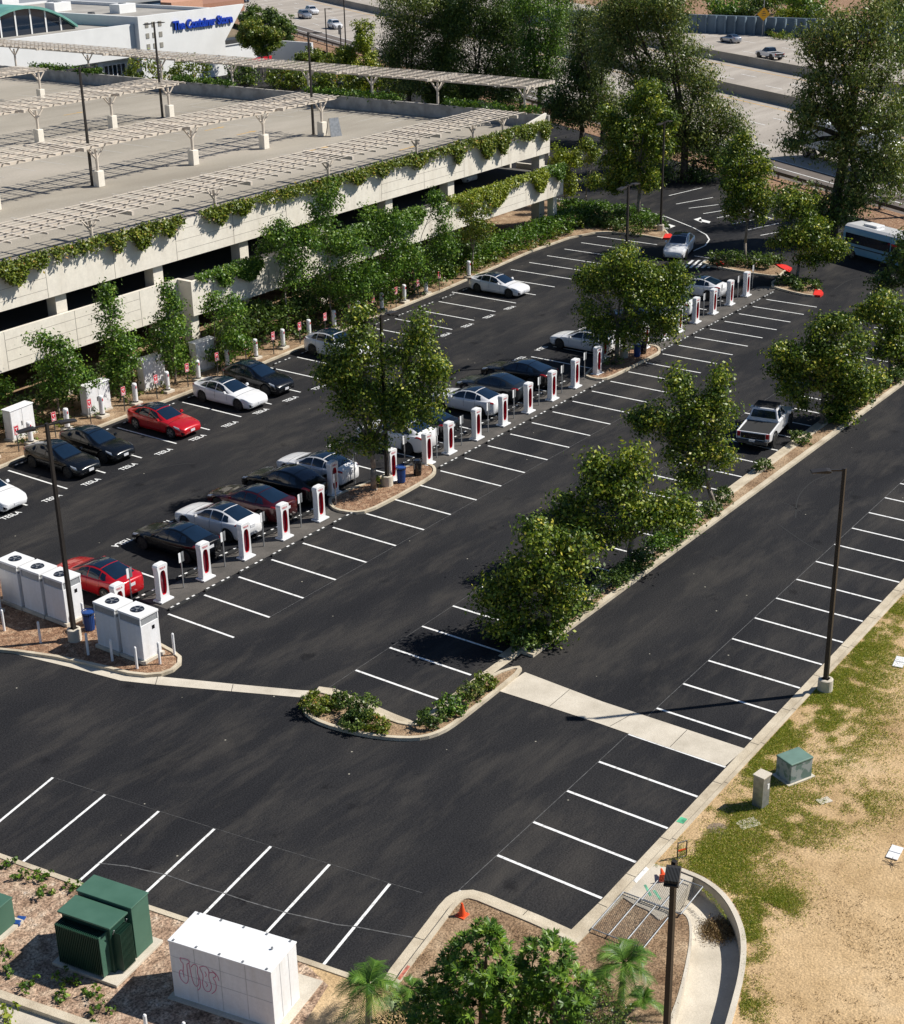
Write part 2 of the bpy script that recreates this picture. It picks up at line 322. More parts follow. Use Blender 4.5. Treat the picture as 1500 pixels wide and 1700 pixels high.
# sandy lot beyond the kerb
chanR = smoothp(GG([(1127, 1452), (1167, 1468), (1200, 1495), (1222, 1535), (1230, 1572), (1226, 1620), (1214, 1668), (1196, 1730), (1170, 1800)]), 2)
kBo = offset(kB, 0.52)
tx = G(1068, 1440)[0]; top_i = (tx, yb(tx)-.52)
lot = [p for p in kBo if p[0] > top_i[0]+.3]
lot = [top_i] + lot + [(75, -60), (40, -160), (-40, -160), (-60, -60)] + [chanR[-1]] + chanR[::-1]
a = MB(); a.flat(lot, 0.11); struct(a, 'sandy_ground', m_soil)
# soil bed by the channel and shrubs
chanL = smoothp(GG([(1092, 1530), (1120, 1512), (1143, 1522), (1149, 1545), (1147, 1580), (1133, 1647), (1114, 1700), (1085, 1780)]), 2)
no = offset(nearN, .5)
bedpoly = no[1:-1] + [(x_, yb(x_)-.56) for x_ in (-6.7, -5.7)] + [G(1075, 1518)] + chanL + [(-24, -38), (-32, -30), (-30, -18)] + [G(560, 1640)] + [G(628, 1652)]
a = MB(); a.flat(bedpoly, 0.09); struct(a, 'planting_bed_soil', m_dry)
# sunken curved drainage channel
cf = MB(); cf.flat(GG([(1075, 1515), (1125, 1470), (1235, 1500), (1260, 1600), (1215, 1760), (1060, 1800), (1100, 1650), (1135, 1560)], -.42), -.42)
cf.wallrun(chanR, 0.0, -.12, -.5, .15); cf.wallrun(chanL, 0, .08, -.5, .11); struct(cf, 'drainage_channel', m_conc2)
ap = MB(); ap.prism(GG([(1033, 1494), (1066, 1457), (1083, 1438), (1128, 1452), (1150, 1462), (1118, 1511), (1092, 1531), (1075, 1516), (1050, 1505)]), -.5, .125); struct(ap, 'concrete_apron', m_conc2)
cb = MB(); cb.wallrun(chanR, 0.0, -.17, .1, .17); struct(cb, 'channel_kerb', m_conc2)
# mulch bed with the transformers
mb2 = [G(-260, 1334), G(0, 1424), G(143, 1475), G(307, 1530), G(500, 1597), G(545, 1640), G(470, 1760), G(300, 1760), G(140, 1698), G(0, 1650), G(-260, 1560)]
a = MB(); a.flat(mb2, 0.10); struct(a, 'mulch_bed', m_mulch2)
nb = GG([(490, 1596), (572, 1622), (626, 1641), (662, 1640), (690, 1700), (640, 1800), (440, 1800), (470, 1650)]); a = MB(); a.flat(nb, .095); struct(a, 'bare_soil', m_soil)
k2 = GG([(-200, 1582), (0, 1650), (140, 1698), (260, 1740)]); kerb(k2, 'kerb', side=1, gut=0.0, kw=.28, h=.18)
a = MB(); a.flat([k2[0], k2[1], k2[2], k2[3], G(200, 1850), G(-200, 1750)], .02); struct(a, 'pavement', m_conc2)
# V gutter across the aisle
gt = MB()
up = GG([(-60, 1040), (0, 1065), (78, 1090), (143, 1102), (200, 1112), (273, 1124), (392, 1136), (500, 1146), (520, 1147)]); lo = GG([(-60, 1056), (0, 1080), (55, 1093), (117, 1108), (200, 1130), (263, 1137), (387, 1148), (500, 1158), (506, 1159)])
for i in range(len(up)-1): gt.add([(*up[i], .01), (*up[i+1], .01), (*lo[i+1], .01), (*lo[i], .01)], [(3, 2, 1, 0)])
gt.flat(GG([(827, 1147), (846, 1133), (871, 1116), (1000, 1165), (1197, 1230), (1236, 1243), (1203, 1272), (1100, 1238), (1000, 1203), (900, 1170)]), .011)
struct(gt, 'concrete_gutter', m_conc2)
for a_, b_ in (((1052, 1184), (1012, 1206)), ((1140, 1212), (1112, 1240)), ((387, 1136), (384, 1148)), ((262, 1123), (258, 1137)), ((945, 1145), (912, 1173))):
    p, q = Vector(G(*a_)), Vector(G(*b_)); d = (q-p).normalized(); n_ = Vector((d.y, -d.x))*.012
    jm.add([(*(p-n_), .016), (*(q-n_), .016), (*(q+n_), .016), (*(p+n_), .016)], [(0, 1, 2, 3)])
# ---- charger island paving and its planted ends
a = MB(); a.flat([(.3, .30), (63.5, .55), (64.2, 1.2), (63.6, 2.05), (.3, 1.95)], .006); struct(a, 'island_paving', m_walk)
def bed(px, name, soil, z=.09, sm=1, kw=.16, world=False, mat=None):
    pl = px if world else GG(px)
    n = len(pl); ar = sum(pl[i][0]*pl[(i+1)%n][1]-pl[(i+1)%n][0]*pl[i][1] for i in range(n))
    if ar > 0: pl = pl[::-1]
    if sm: pl = smoothp(pl, sm, True)
    m = MB(); m.wallrun(pl, 0, kw, -.02, .14, True); struct(m, 'kerb', mat or m_conc)
    s = MB(); s.flat(offset(pl, kw*.8, True), z); struct(s, name, soil)
bed([(546, 828), (545, 840), (556, 850), (585, 855), (612, 852), (660, 828), (700, 805), (719, 793), (725, 784), (720, 775), (705, 772), (672, 775), (630, 795)], 'island_mulch', m_mulch)
bed([(968, 622), (975, 629), (995, 633), (1012, 630), (1045, 614), (1080, 596), (1096, 588), (1096, 580), (1085, 575), (1060, 575), (1020, 590)], 'island_mulch', m_mulch)
bed([(-8.2, 14), (-7.35, 5.4), (-5.75, 1.6), (-5.1, -1.2), (-4.75, -3.2), (-3.9, -4.1), (-2.7, -3.8), (-2.3, -2.6), (-2.1, 0.2), (-1.9, 1.9), (-1.75, 14)], 'gravel_bed', m_mulch, world=True)
# far end islands
bed([(1160, 440), (1180, 432), (1240, 432), (1285, 440), (1310, 447), (1300, 455), (1293, 462), (1240, 455)], 'island_soil', m_dry, sm=1)
bed([(1273, 475), (1300, 458), (1318, 463), (1360, 480), (1362, 492), (1345, 494), (1300, 484)], 'island_soil', m_dry, sm=1)
for px in ([(1284, 440), (1304, 443), (1314, 448), (1308, 454), (1296, 448)], [(1352, 484), (1363, 485), (1366, 490), (1361, 494), (1349, 493)], [(1186, 441), (1196, 437), (1201, 441), (1191, 446)], [(1104, 391), (1113, 391), (1116, 394), (1112, 398), (1100, 398)]):
    a = MB(); a.prism(GG(px), 0, .16); struct(a, 'red_kerb', m_red)
# ---- median strip with the row of sycamores
med = MB(); ML = [(3.3, -15.15), (4.6, -14.22), (75, -13.5)]; 
def ym(x): return -14.27 + .03*(x-.7)/2.293
m1 = [(x, ym(x)) for x in (4.9, 12, 20, 34, 45, 60, 74)]
med.ribbon(m1, 0, .55, .008); struct(med, 'median_gutter', m_conc)
mm = MB(); mm.flat([(6.4, -14.75), (30, -14.5), (74, -13.9), (74, -15.2), (30, -15.25), (6.4, -15.25)], .09); struct(mm, 'median_soil', m_dry)
me_ = MB(); me_.wallrun([(4.9, ym(5)-.55), (30, ym(30)-.55), (74, ym(74)-.55)], 0, .14, -.02, .13); me_.wallrun([(5.6, -15.22), (30, -15.22), (74, -15.22)], 0, .28, -.02, .14); me_.box(5.6, 5.8, -15.2, -14.9, -.02, .135); struct(me_, 'median_kerb', m_conc)
# shrub island at the aisle mouth
isl = [(500, 1163), (500, 1178), (510, 1193), (535, 1206), (580, 1219), (630, 1228), (672, 1231), (705, 1229), (735, 1219), (760, 1203), (790, 1179), (832, 1146), (868, 1116), (860, 1108), (817, 1122), (770, 1154), (724, 1190), (692, 1207), (655, 1200), (590, 1172), (545, 1152), (515, 1150)]
bed(isl, 'island_soil', m_dry, sm=1)
s = MB(); s.ribbon(GG([(522, 1150), (545, 1153), (590, 1172), (640, 1194), (686, 1212)]), 0, -.5, .012); s.ribbon(GG([(686, 1212), (730, 1184), (770, 1154), (833, 1108), (890, 1068)]), 0, -.42, .013); struct(s, 'island_gutter', m_conc)
# planting bed before the garage, ending in the hedge island
kD = [(-20, 19.6), (4, 20.15), (12, 20.6), (29, 20.75), (38, 21.15), (50, 21.5)] + GG([(790, 460), (880, 420), (945, 397), (988, 388)])
kDr = kD[::-1]
kerb(kDr, 'kerb', side=-1 if False else 1, gut=.05, kw=.16) if False else kerb(kD, 'kerb', side=-1, gut=.0, kw=.2)
bedp = [(p[0], p[1]+.15) for p in kD] + GG([(1010, 387), (1070, 393), (1098, 397), (1110, 392), (1104, 383), (1060, 364), (1000, 350), (930, 338), (905, 335)]) + [(77.5, 40), (-20, 40)]
s = MB(); s.flat(bedp, .10); struct(s, 'planting_bed_soil', m_dry)
tip = GG([(988, 388), (1010, 387), (1070, 393), (1098, 398), (1112, 393), (1104, 383), (1060, 364), (1000, 350), (930, 338)]); kerb(tip, 'kerb', side=-1, gut=0, kw=.16)
# ---- markings
mk = MB()
def line(p, q, wd=.11, z=.006, m=None):
    p, q = Vector(p), Vector(q); d = (q-p).normalized(); n_ = Vector((d.y, -d.x))*wd/2
    (m or mk).add([(*(p-n_), z), (*(q-n_), z), (*(q+n_), z), (*(p+n_), z)], [(3, 2, 1, 0)])
for i in range(0, 29):                              # stalls beside the charger island
    x = 2.247*i; y0 = -.05
    if 6 <= i <= 8: y0 = -.35
    if i > 25 and i == 28: continue
    line((x, y0), (x, -3.99))
for i in range(-1, 32): line((-6.36+2.2476*i, -21.88+.045*i), (-6.36+2.2476*i, -25.87+.045*i))
for i in range(0, 30):
    x = .70+2.293*i
    if x > 64: break
    line((x, -10.09+.03*i), (x, -14.24+.03*i))
for i in range(-2, 27):                             # stalls along the garage
    x = 4.68+2.673*i
    line((x, 14.98), (x, 19.75+.02*i if i < 17 else 20.8))
for k in range(0, 23):                              # the chargers' own bays
    x = -.4+2.68*k
    if k in (5, 6, 14): continue
    line((x, 2.3), (x, 6.9))
for a_, b_ in (((87.7, 1290.7), (-60, 1412)), ((174.3, 1319), (36.7, 1431.7)), ((263.3, 1346.7), (129, 1464.3)), ((355.7, 1376), (232, 1491)), ((449.3, 1405), (325, 1531)), ((546.7, 1435), (420, 1572)), ((646.7, 1467.3), (534.3, 1604.3))):
    line(G(*a_), G(*b_), .10)
for a_, b_ in (((1122, 339), (1183, 328)), ((1110, 325), (1165, 312)), ((1143, 346), (1192, 340)), ((1167, 355), (1204, 349)), ((1190, 362), (1240, 352)), ((1215, 372), (1262, 363)), ((1240, 382), (1292, 371)), ((1262, 391), (1300, 384)), ((1242, 348), (1282, 364)), ((950, 333), (1050, 345)), ((1050, 345), (1105, 360)), ((1105, 360), (1150, 378)), ((1150, 378), (1172, 390)), ((1172, 390), (1177, 398)), ((1177, 398), (1170, 408)), ((1170, 408), (1150, 417)), ((900, 328), (950, 333)), ((1152, 425), (1200, 432)), ((1198, 540-14), (1199, 526))):
    line(G(*a_), G(*b_), .12)
for k in range(5):                                  # hatched crossing
    line(G(1135+k*10, 445), G(1150+k*10.5, 432), .22)
for c, sgn in (((1165, 366), 1), ((1107, 377), -1)):
    for pts in ([(-14*sgn, 2.5-4), (-2*sgn, -9+4), (0*sgn, 4)], [(-4*sgn, -2.5), (14*sgn, 2), (12*sgn, 5), (-6*sgn, 1)]):
        mk.flat(GG([(c[0]+a_, c[1]+b_) for a_, b_ in pts]), .0065)
struct(mk, 'parking_markings', m_paint)
ft = MB()
ft2 = [(x, -21.86+.02*(x+6.36)) for x in (-9, 60)]; line(ft2[0], ft2[1], .025, .005, ft)
line((.7-2, -10.1), (60, -9.4), .02, .005, ft); line((2.2, -3.99), (40, -3.99), .02, .005, ft)
cr = smoothp(GG([(165, 1433), (205, 1437), (262, 1450), (320, 1468), (375, 1485), (470, 1515), (560, 1543), (590, 1536), (683, 1555)]), 1); cr = GG([(165, 1433), (212, 1438), (238, 1444), (275, 1452), (320, 1468), (372, 1483), (410, 1496), (478, 1516), (505, 1522), (560, 1535), (588, 1538), (640, 1548), (684, 1556)])
for i in range(len(cr)-1): line(cr[i], cr[i+1], .045, .007, ft)
a = GG([(87, 1290), (174, 1318), (263, 1346), (356, 1375), (449, 1404), (547, 1434), (647, 1466), (700, 1482)])
for i in range(len(a)-1): line(a[i], a[i+1], .015, .005, ft)
struct(ft, 'faint_survey_lines', m_faint)
struct(jm, 'kerb_joints', m_joint)
# tyre scuffs
tk = MB()
for pts in ([(185, 785), (240, 782), (300, 770), (325, 769)], [(1100, 870), (1150, 858), (1210, 848), (1260, 835)], [(1320, 860), (1322, 825), (1345, 800), (1370, 790)], [(1385, 480), (1410, 463), (1450, 460)], [(1293, 833), (1310, 838), (1330, 850)], [(770, 545), (790, 547), (812, 547)], [(1290, 870), (1340, 905), (1360, 915)]):
    pl = smoothp(GG(pts), 2)
    for i in range(len(pl)-1): line(pl[i], pl[i+1], .07, .005, tk)
struct(tk, 'tyre_marks', pm('tyre_mark', (.014, .014, .014), .7))
# painted words: on the asphalt in front of every charging bay
tm = txt('TESLA', .42, 0, m_paint, 'bay_lettering', bold=.008)
for i in range(-1, 17):
    o = bpy.data.objects.new('bay_lettering', tm); link(o); o['kind'] = 'structure'; o.location = (4.68+2.673*i+1.34, 14.62, .0075); o.scale = (1.0, 1.25, 1)
for k in range(0, 20):
    if k in (5, 6, 14): continue
    o = bpy.data.objects.new('bay_lettering', tm); link(o); o['kind'] = 'structure'; o.location = (-1.2+2.68*k, 7.35, .0075); o.rotation_euler = (0, 0, math.pi); o.scale = (1.0, 1.25, 1)
gp = MB(); gp.flat(GG([(1122, 1364), (1130, 1356), (1141, 1360), (1134, 1368)]), .0155); struct(gp, 'spray_paint', pm('green_spray', (.10, .48, .26), .8, var=.5))
gp = MB(); gp.flat(GG([(1068, 1469), (1072, 1468), (1082, 1486), (1078, 1488)], .125), .1285); gp.flat(GG([(1083, 1478), (1087, 1477), (1098, 1492), (1094, 1494)], .125), .1285); struct(gp, 'spray_paint', pm('green_spray_faint', (.18, .50, .32), .8, var=.5))
gp = MB(); gp.flat(GG([(1051, 1462), (1072, 1439), (1077, 1443), (1056, 1466)], .125), .137); struct(gp, 'kerb_stencil', m_paint)
gp = MB(); gp.flat(GG([(659, 1624), (676, 1602), (681, 1604), (664, 1627)], .13), .134); struct(gp, 'red_kerb', pm('faded_red', (.50, .16, .11), .8, var=.5, scale=6))
# ---- freeway
FD = np.array([.5135, .858]); FN = np.array([.858, -.5135])
def fw(nv, t): p = FN*nv + FD*t; return (float(p[0]), float(p[1]))
def fstrip(m, n0, n1, z, t0=-160, t1=520): m.flat([fw(n0, t0), fw(n1, t0), fw(n1, t1), fw(n0, t1)], z)
a = MB(); fstrip(a, 74.6, 78.8, .03); struct(a, 'verge', m_mulch)
a = MB(); fstrip(a, 78.8, 84.2, .02); struct(a, 'freeway_shoulder', m_shoulder)
a = MB(); fstrip(a, 84.2, 152, .024); struct(a, 'freeway', m_fwy)
a = MB(); a.flat([fw(152, -160), fw(400, -160), fw(400, 520), fw(152, 520)], .01); struct(a, 'far_verge', m_mulch)
a = MB()
for nv in (81.6, 84.0, 148.5): a.flat([fw(nv, -160), fw(nv+.16, -160), fw(nv+.16, 520), fw(nv, 520)], .03)
for nv in (88, 91.8, 95.6, 99.4, 110.5, 114.5, 118.3, 130, 134, 138, 142):
    for t in np.arange(-60, 420, 12): a.flat([fw(nv, t), fw(nv+.14, t), fw(nv+.14, t+4), fw(nv, t+4)], .03)
struct(a, 'freeway_markings', m_paint)
a = MB()
for nv in (103.9, 122.0): a.flat([fw(nv, -160), fw(nv+.2, -160), fw(nv+.2, 520), fw(nv, 520)], .03)
struct(a, 'freeway_markings', pm('yellow_line', (.62, .36, .08), .7))
for nv, nm in ((106.7, 'nearer'), (125.0, 'farther')):
    prof = [(-.4, 0), (.4, 0), (.28, .3), (.12, 1.3), (-.12, 1.3), (-.28, .3)]
    vs = [(*fw(nv+o_, -160), z_) for o_, z_ in prof] + [(*fw(nv+o_, 520), z_) for o_, z_ in prof]; m = MB(); m.add(vs, [tuple(range(6)), tuple(range(6, 12))[::-1]] + [(i, 6+i, 6+(i+1) % 6, (i+1) % 6) for i in range(6)])
    tag(m.build('concrete_barrier', m_deck), 'long concrete median barrier on the freeway, the %s of two' % nm, 'barrier', 'freeway median barriers')
m = MB(); wl = [(216, 130), (218, 100), (219.2, 85.7), (220.5, 66), (222.5, 45), (226, 20)]; m.wallrun(wl, 0, -.4, 0, 2.9); m.wallrun(wl, .06, -.46, 2.9, 3.1)
for i in range(24): m.cbox((219.0+.03*i-.0, 88-1.9*i, 1.5), (.5, .3, 3.05))
tag(m.build('sound_wall', pm('blue_grey_block', (.16, .22, .27), .85, var=.2, scale=.4)), 'long blue grey sound wall on the far side of the freeway', 'wall')
# ================================================================== vehicles
def smooth_tab(pts, k=5):
    pts = sorted(pts); xs = np.linspace(pts[0][0], pts[-1][0], 240); ys = np.interp(xs, [p[0] for p in pts], [p[1] for p in pts])
    ker = np.ones(2*k+1)/(2*k+1); y2 = np.convolve(np.pad(ys, k, mode='edge'), ker, 'valid'); y2[:2] = ys[:2]; y2[-2:] = ys[-2:]
    return lambda x: float(np.interp(x, xs, y2))
PROF = {
 'sedan': dict(L=4.70, zt=[(2.35,.60),(2.24,.71),(1.9,.80),(1.35,.89),(.98,.93),(.6,1.10),(.22,1.29),(-.1,1.39),(-.5,1.44),(-.9,1.42),(-1.4,1.30),(-1.8,1.16),(-2.02,1.09),(-2.22,1.06),(-2.35,.98)],
   zb=[(2.35,.57),(2.15,.68),(1.9,.73),(1.35,.82),(.9,.87),(0,.91),(-1,.95),(-1.8,1.01),(-2.2,1.02),(-2.35,.94)],
   w=[(2.35,.62),(2.27,.76),(2.05,.86),(1.6,.915),(0,.925),(-1.5,.925),(-2.0,.87),(-2.25,.76),(-2.35,.64)],
   wt=[(2.35,.40),(1.3,.66),(.9,.70),(.2,.58),(-.5,.55),(-1.3,.54),(-1.9,.60),(-2.35,.52)], xr=(.02,-.92), xb=-1.94, glass=True, wx=(1.42,-1.45), wr=.335),
 'liftback': dict(L=4.97, zt=[(2.48,.64),(2.35,.74),(2.0,.82),(1.4,.88),(1.0,.95),(.6,1.12),(.2,1.31),(-.15,1.41),(-.6,1.44),(-1.0,1.41),(-1.5,1.28),(-2.0,1.13),(-2.2,1.09),(-2.38,1.07),(-2.48,.97)],
   zb=[(2.48,.58),(2.25,.70),(2.0,.76),(1.4,.84),(.9,.88),(0,.92),(-1,.96),(-1.9,1.03),(-2.3,1.04),(-2.48,.93)],
   w=[(2.48,.66),(2.38,.82),(2.1,.91),(1.6,.96),(0,.97),(-1.5,.98),(-2.1,.92),(-2.38,.80),(-2.48,.66)],
   wt=[(2.48,.42),(1.3,.68),(.9,.72),(.2,.60),(-.5,.57),(-1.4,.56),(-2.0,.64),(-2.48,.54)], xr=(0,-1.0), xb=-2.05, glass=True, wx=(1.48,-1.48), wr=.36),
 'crossover': dict(L=4.78, zt=[(2.39,.66),(2.25,.80),(1.9,.91),(1.4,1.01),(1.0,1.08),(.6,1.27),(.2,1.48),(-.15,1.59),(-.6,1.63),(-1.1,1.60),(-1.5,1.52),(-1.9,1.36),(-2.1,1.24),(-2.25,1.16),(-2.39,1.02)],
   zb=[(2.39,.62),(2.2,.78),(1.9,.87),(1.4,.96),(.9,1.01),(0,1.04),(-1,1.07),(-1.8,1.12),(-2.2,1.12),(-2.39,.98)],
   w=[(2.39,.66),(2.3,.80),(2.05,.90),(1.6,.95),(0,.96),(-1.5,.96),(-2.0,.91),(-2.28,.80),(-2.39,.68)],
   wt=[(2.39,.42),(1.3,.70),(.9,.73),(.2,.62),(-.5,.60),(-1.4,.59),(-1.95,.62),(-2.39,.58)], xr=(.0,-1.2), xb=-2.02, glass=True, wx=(1.45,-1.45), wr=.37),
 'suv': dict(L=4.7, zt=[(2.35,.78),(2.25,.92),(1.9,1.0),(1.3,1.06),(1.0,1.10),(.7,1.30),(.4,1.52),(.1,1.66),(-.6,1.70),(-1.5,1.68),(-1.95,1.62),(-2.15,1.40),(-2.28,1.15),(-2.35,1.0)],
   zb=[(2.35,.74),(2.2,.88),(1.9,.95),(1.3,1.0),(.9,1.02),(0,1.04),(-1,1.06),(-2.2,1.08),(-2.35,.96)],
   w=[(2.35,.62),(2.28,.78),(2.05,.88),(1.6,.93),(0,.94),(-1.5,.94),(-2.0,.91),(-2.28,.86),(-2.35,.78)],
   wt=[(2.35,.5),(1.3,.72),(.9,.74),(.2,.66),(-.5,.65),(-1.4,.64),(-1.95,.63),(-2.35,.66)], xr=(.2,-1.9), xb=-2.25, glass=False, wx=(1.40,-1.38), wr=.36),
}
def car_surface(P):
    zt, zb, w, wt = (smooth_tab(P[k]) for k in ('zt', 'zb', 'w', 'wt')); Rr = P['wr']+.055; wx = P['wx']; wz = P['wr']
    def sec(x):
        W, B, T, Q = w(x), zb(x), max(zt(x), zb(x)+.012), wt(x); bot = .17; arch = 0
        e = max(0, abs(x)-(P['L']/2-.35))/.35; bot += .12*e*e
        for a in wx:
            d = abs(x-a)
            if d < Rr: arch = wz + math.sqrt(Rr*Rr-d*d)
        lo = max(bot, arch); s3 = max(.56*B+.12, lo+.02); s2 = max(bot+.09, lo)
        WB = min(W*.93, Q+.20+ .0) if T-B > .05 else W*.86
        g = min(1, max(0, (T-B)/.35)); WB = W*.90*g + W*.84*(1-g); tp = Q*g + W*.66*(1-g)
        cr = .05*g+.012
        return [(0, bot+.02), (W*.88, max(bot, lo-.0)), (W*.975, s2), (W, s3), (W*.985, B-.13 if B-.13 > s3+.01 else s3+.01), (W*.945, B-.018), (WB, B+.008),
                ((WB*.55+tp*.45)+.02*g, B+(T-cr-B)*.5), (tp, T-cr), (tp*.6, T-cr*.3), (0, T)]
    def pt(x, t):
        s = sec(x); i = min(int(t), 9); f = t-i
        if i < 3: y = s[i][0]*(1-f)+s[i+1][0]*f; z = s[i][1]*(1-f)+s[i+1][1]*f
        else:
            p0 = s[i-1] if i > 3 else s[3]; p1, p2 = s[i], s[i+1]; p3 = s[i+2] if i+2 <= 10 else (-s[9][0], s[9][1]); c = []
            for k in (0, 1):
                c.append(.5*((2*p1[k])+(-p0[k]+p2[k])*f+(2*p0[k]-5*p1[k]+4*p2[k]-p3[k])*f*f+(-p0[k]+3*p1[k]-3*p2[k]+p3[k])*f**3))
            y, z = c
        return np.array([x, max(y, 0), z])
    def out(x, t, d, sgn=1):
        p = pt(x, t); a = pt(min(x+.03, P['L']/2), t)-pt(max(x-.03, -P['L']/2), t); b = pt(x, min(t+.05, 10))-pt(x, max(t-.05, 0)); n = np.cross(b, a)
        if t > 9.9: n = np.array([-a[2], 0, a[0]]); n = n if n[2] > 0 else -n
        L = np.linalg.norm(n); n = n/L if L > 1e-9 else np.array([0, 0, 1]);
        if n[1]*1+n[2]*.6 < 0: n = -n
        q = p+n*d; return (q[0], q[1]*sgn, q[2])
    return pt, out
m_glass = pm('car_glass', (.006, .016, .034), .06, var=.1, coat=.2, spec=.7)  # bluish base colour stands in for the sky's reflection
m_rim = pm('alloy_rim', (.30, .30, .31), .35, .8, var=.1)
m_rimd = pm('dark_rim', (.05, .05, .05), .4, .6, var=.1)
m_lamp = pm('lamp_lens', (.62, .66, .72), .12, coat=.5, var=.2)
m_tail = pm('tail_lens', (.38, .01, .012), .15, coat=.5)
m_plate = pm('plate', (.68, .69, .72), .5, var=.3, scale=30)
def patch(out, xa, xb, ta, tb, nx, nt, d, sgn=(1, -1), xtop=None, mb=None):
    """surface patch; xtop=(xa2, xb2) gives slanting ends"""
    m = mb or MB()
    for s in sgn:
        g = []
        for j in range(nt+1):
            f = j/nt; t = ta+(tb-ta)*f; x0 = xa if xtop is None else xa*(1-f)+xtop[0]*f; x1 = xb if xtop is None else xb*(1-f)+xtop[1]*f
            g.append([out(x0+(x1-x0)*i/nx, t, d, s) for i in range(nx+1)])
        vs = [p for r in g for p in r]; fs = []
        for j in range(nt):
            for i in range(nx):
                q = (j*(nx+1)+i, j*(nx+1)+i+1, (j+1)*(nx+1)+i+1, (j+1)*(nx+1)+i); fs.append(q if s < 0 else q[::-1])
        m.add(vs, fs)
    return m
def wheel_parts(parent, x, y, r, rim_mat, wdt=.23):
    s = 1 if y > 0 else -1
    w = bpy.data.objects.new('wheel', None); link(w, parent); w.location = (x, y, r); w.empty_display_size = .1
    key = ('tyre', r, wdt, s)
    if key not in WM:
        m = MB(); n = 22; rings = [(r*.70, .5), (r*.93, .5), (r, .36), (r, -.36), (r*.93, -.5), (r*.70, -.5)]; vs = []
        for rr, o_ in rings:
            for i in range(n): a = 2*math.pi*i/n; vs.append((rr*math.cos(a), o_*wdt, rr*math.sin(a)))
        fs = [(k*n+i, k*n+(i+1) % n, (k+1)*n+(i+1) % n, (k+1)*n+i) for k in range(5) for i in range(n)]; m.add(vs, fs); WM[key] = m.mesh('tyre', m_black)
        for nm, rm in (('a', m_rim), ('d', m_rimd)):
            m = MB(); o_ = s*wdt*.42; vs = [(0, o_+s*.02, 0)]; k = 10
            for i in range(k*2):
                a = math.pi*i/k; rr = r*.72 if True else 0; vs.append((rr*math.cos(a), o_+(0.0 if i % 2 else s*.012), rr*math.sin(a)))
            m.add(vs, [(0, 1+i, 1+(i+1) % (2*k)) for i in range(0, 2*k)])
            m.cur = 1
            for i in range(5):
                a = 2*math.pi*i/5+.3; b = .23; y2 = o_+s*.022
                m.add([(r*.22*math.cos(a-b), y2, r*.22*math.sin(a-b)), (r*.66*math.cos(a-b*.9), y2, r*.66*math.sin(a-b*.9)), (r*.66*math.cos(a+b*.9), y2, r*.66*math.sin(a+b*.9)), (r*.22*math.cos(a+b), y2, r*.22*math.sin(a+b))], [(0, 1, 2, 3)])
            WM[('rim', nm, r, wdt, s)] = m.mesh('rim', [rm, m_black])
    o = bpy.data.objects.new('tyre', WM[key]); link(o, w)
    o = bpy.data.objects.new('rim', WM[('rim', 'd' if rim_mat is m_rimd else 'a', r, wdt, s)]); link(o, w)
WM = {}; CM = {}
def paint(name, c, metal=.0, rough=.28): return pm('paint_'+name, c, rough, metal, var=.03, scale=1.0, coat=.8)
P_white = paint('white', (.78, .78, .79)); P_black = pm('paint_black', (.003, .004, .006), .22, var=.03, coat=.25, spec=.5); P_red = paint('red', (.50, .006, .012), .2); P_maroon = paint('maroon', (.055, .003, .006), .3)
P_grey = paint('grey', (.022, .028, .034), .4); P_silver = paint('silver', (.34, .36, .40), .5); P_navy = paint('navy', (.015, .03, .07), .3)
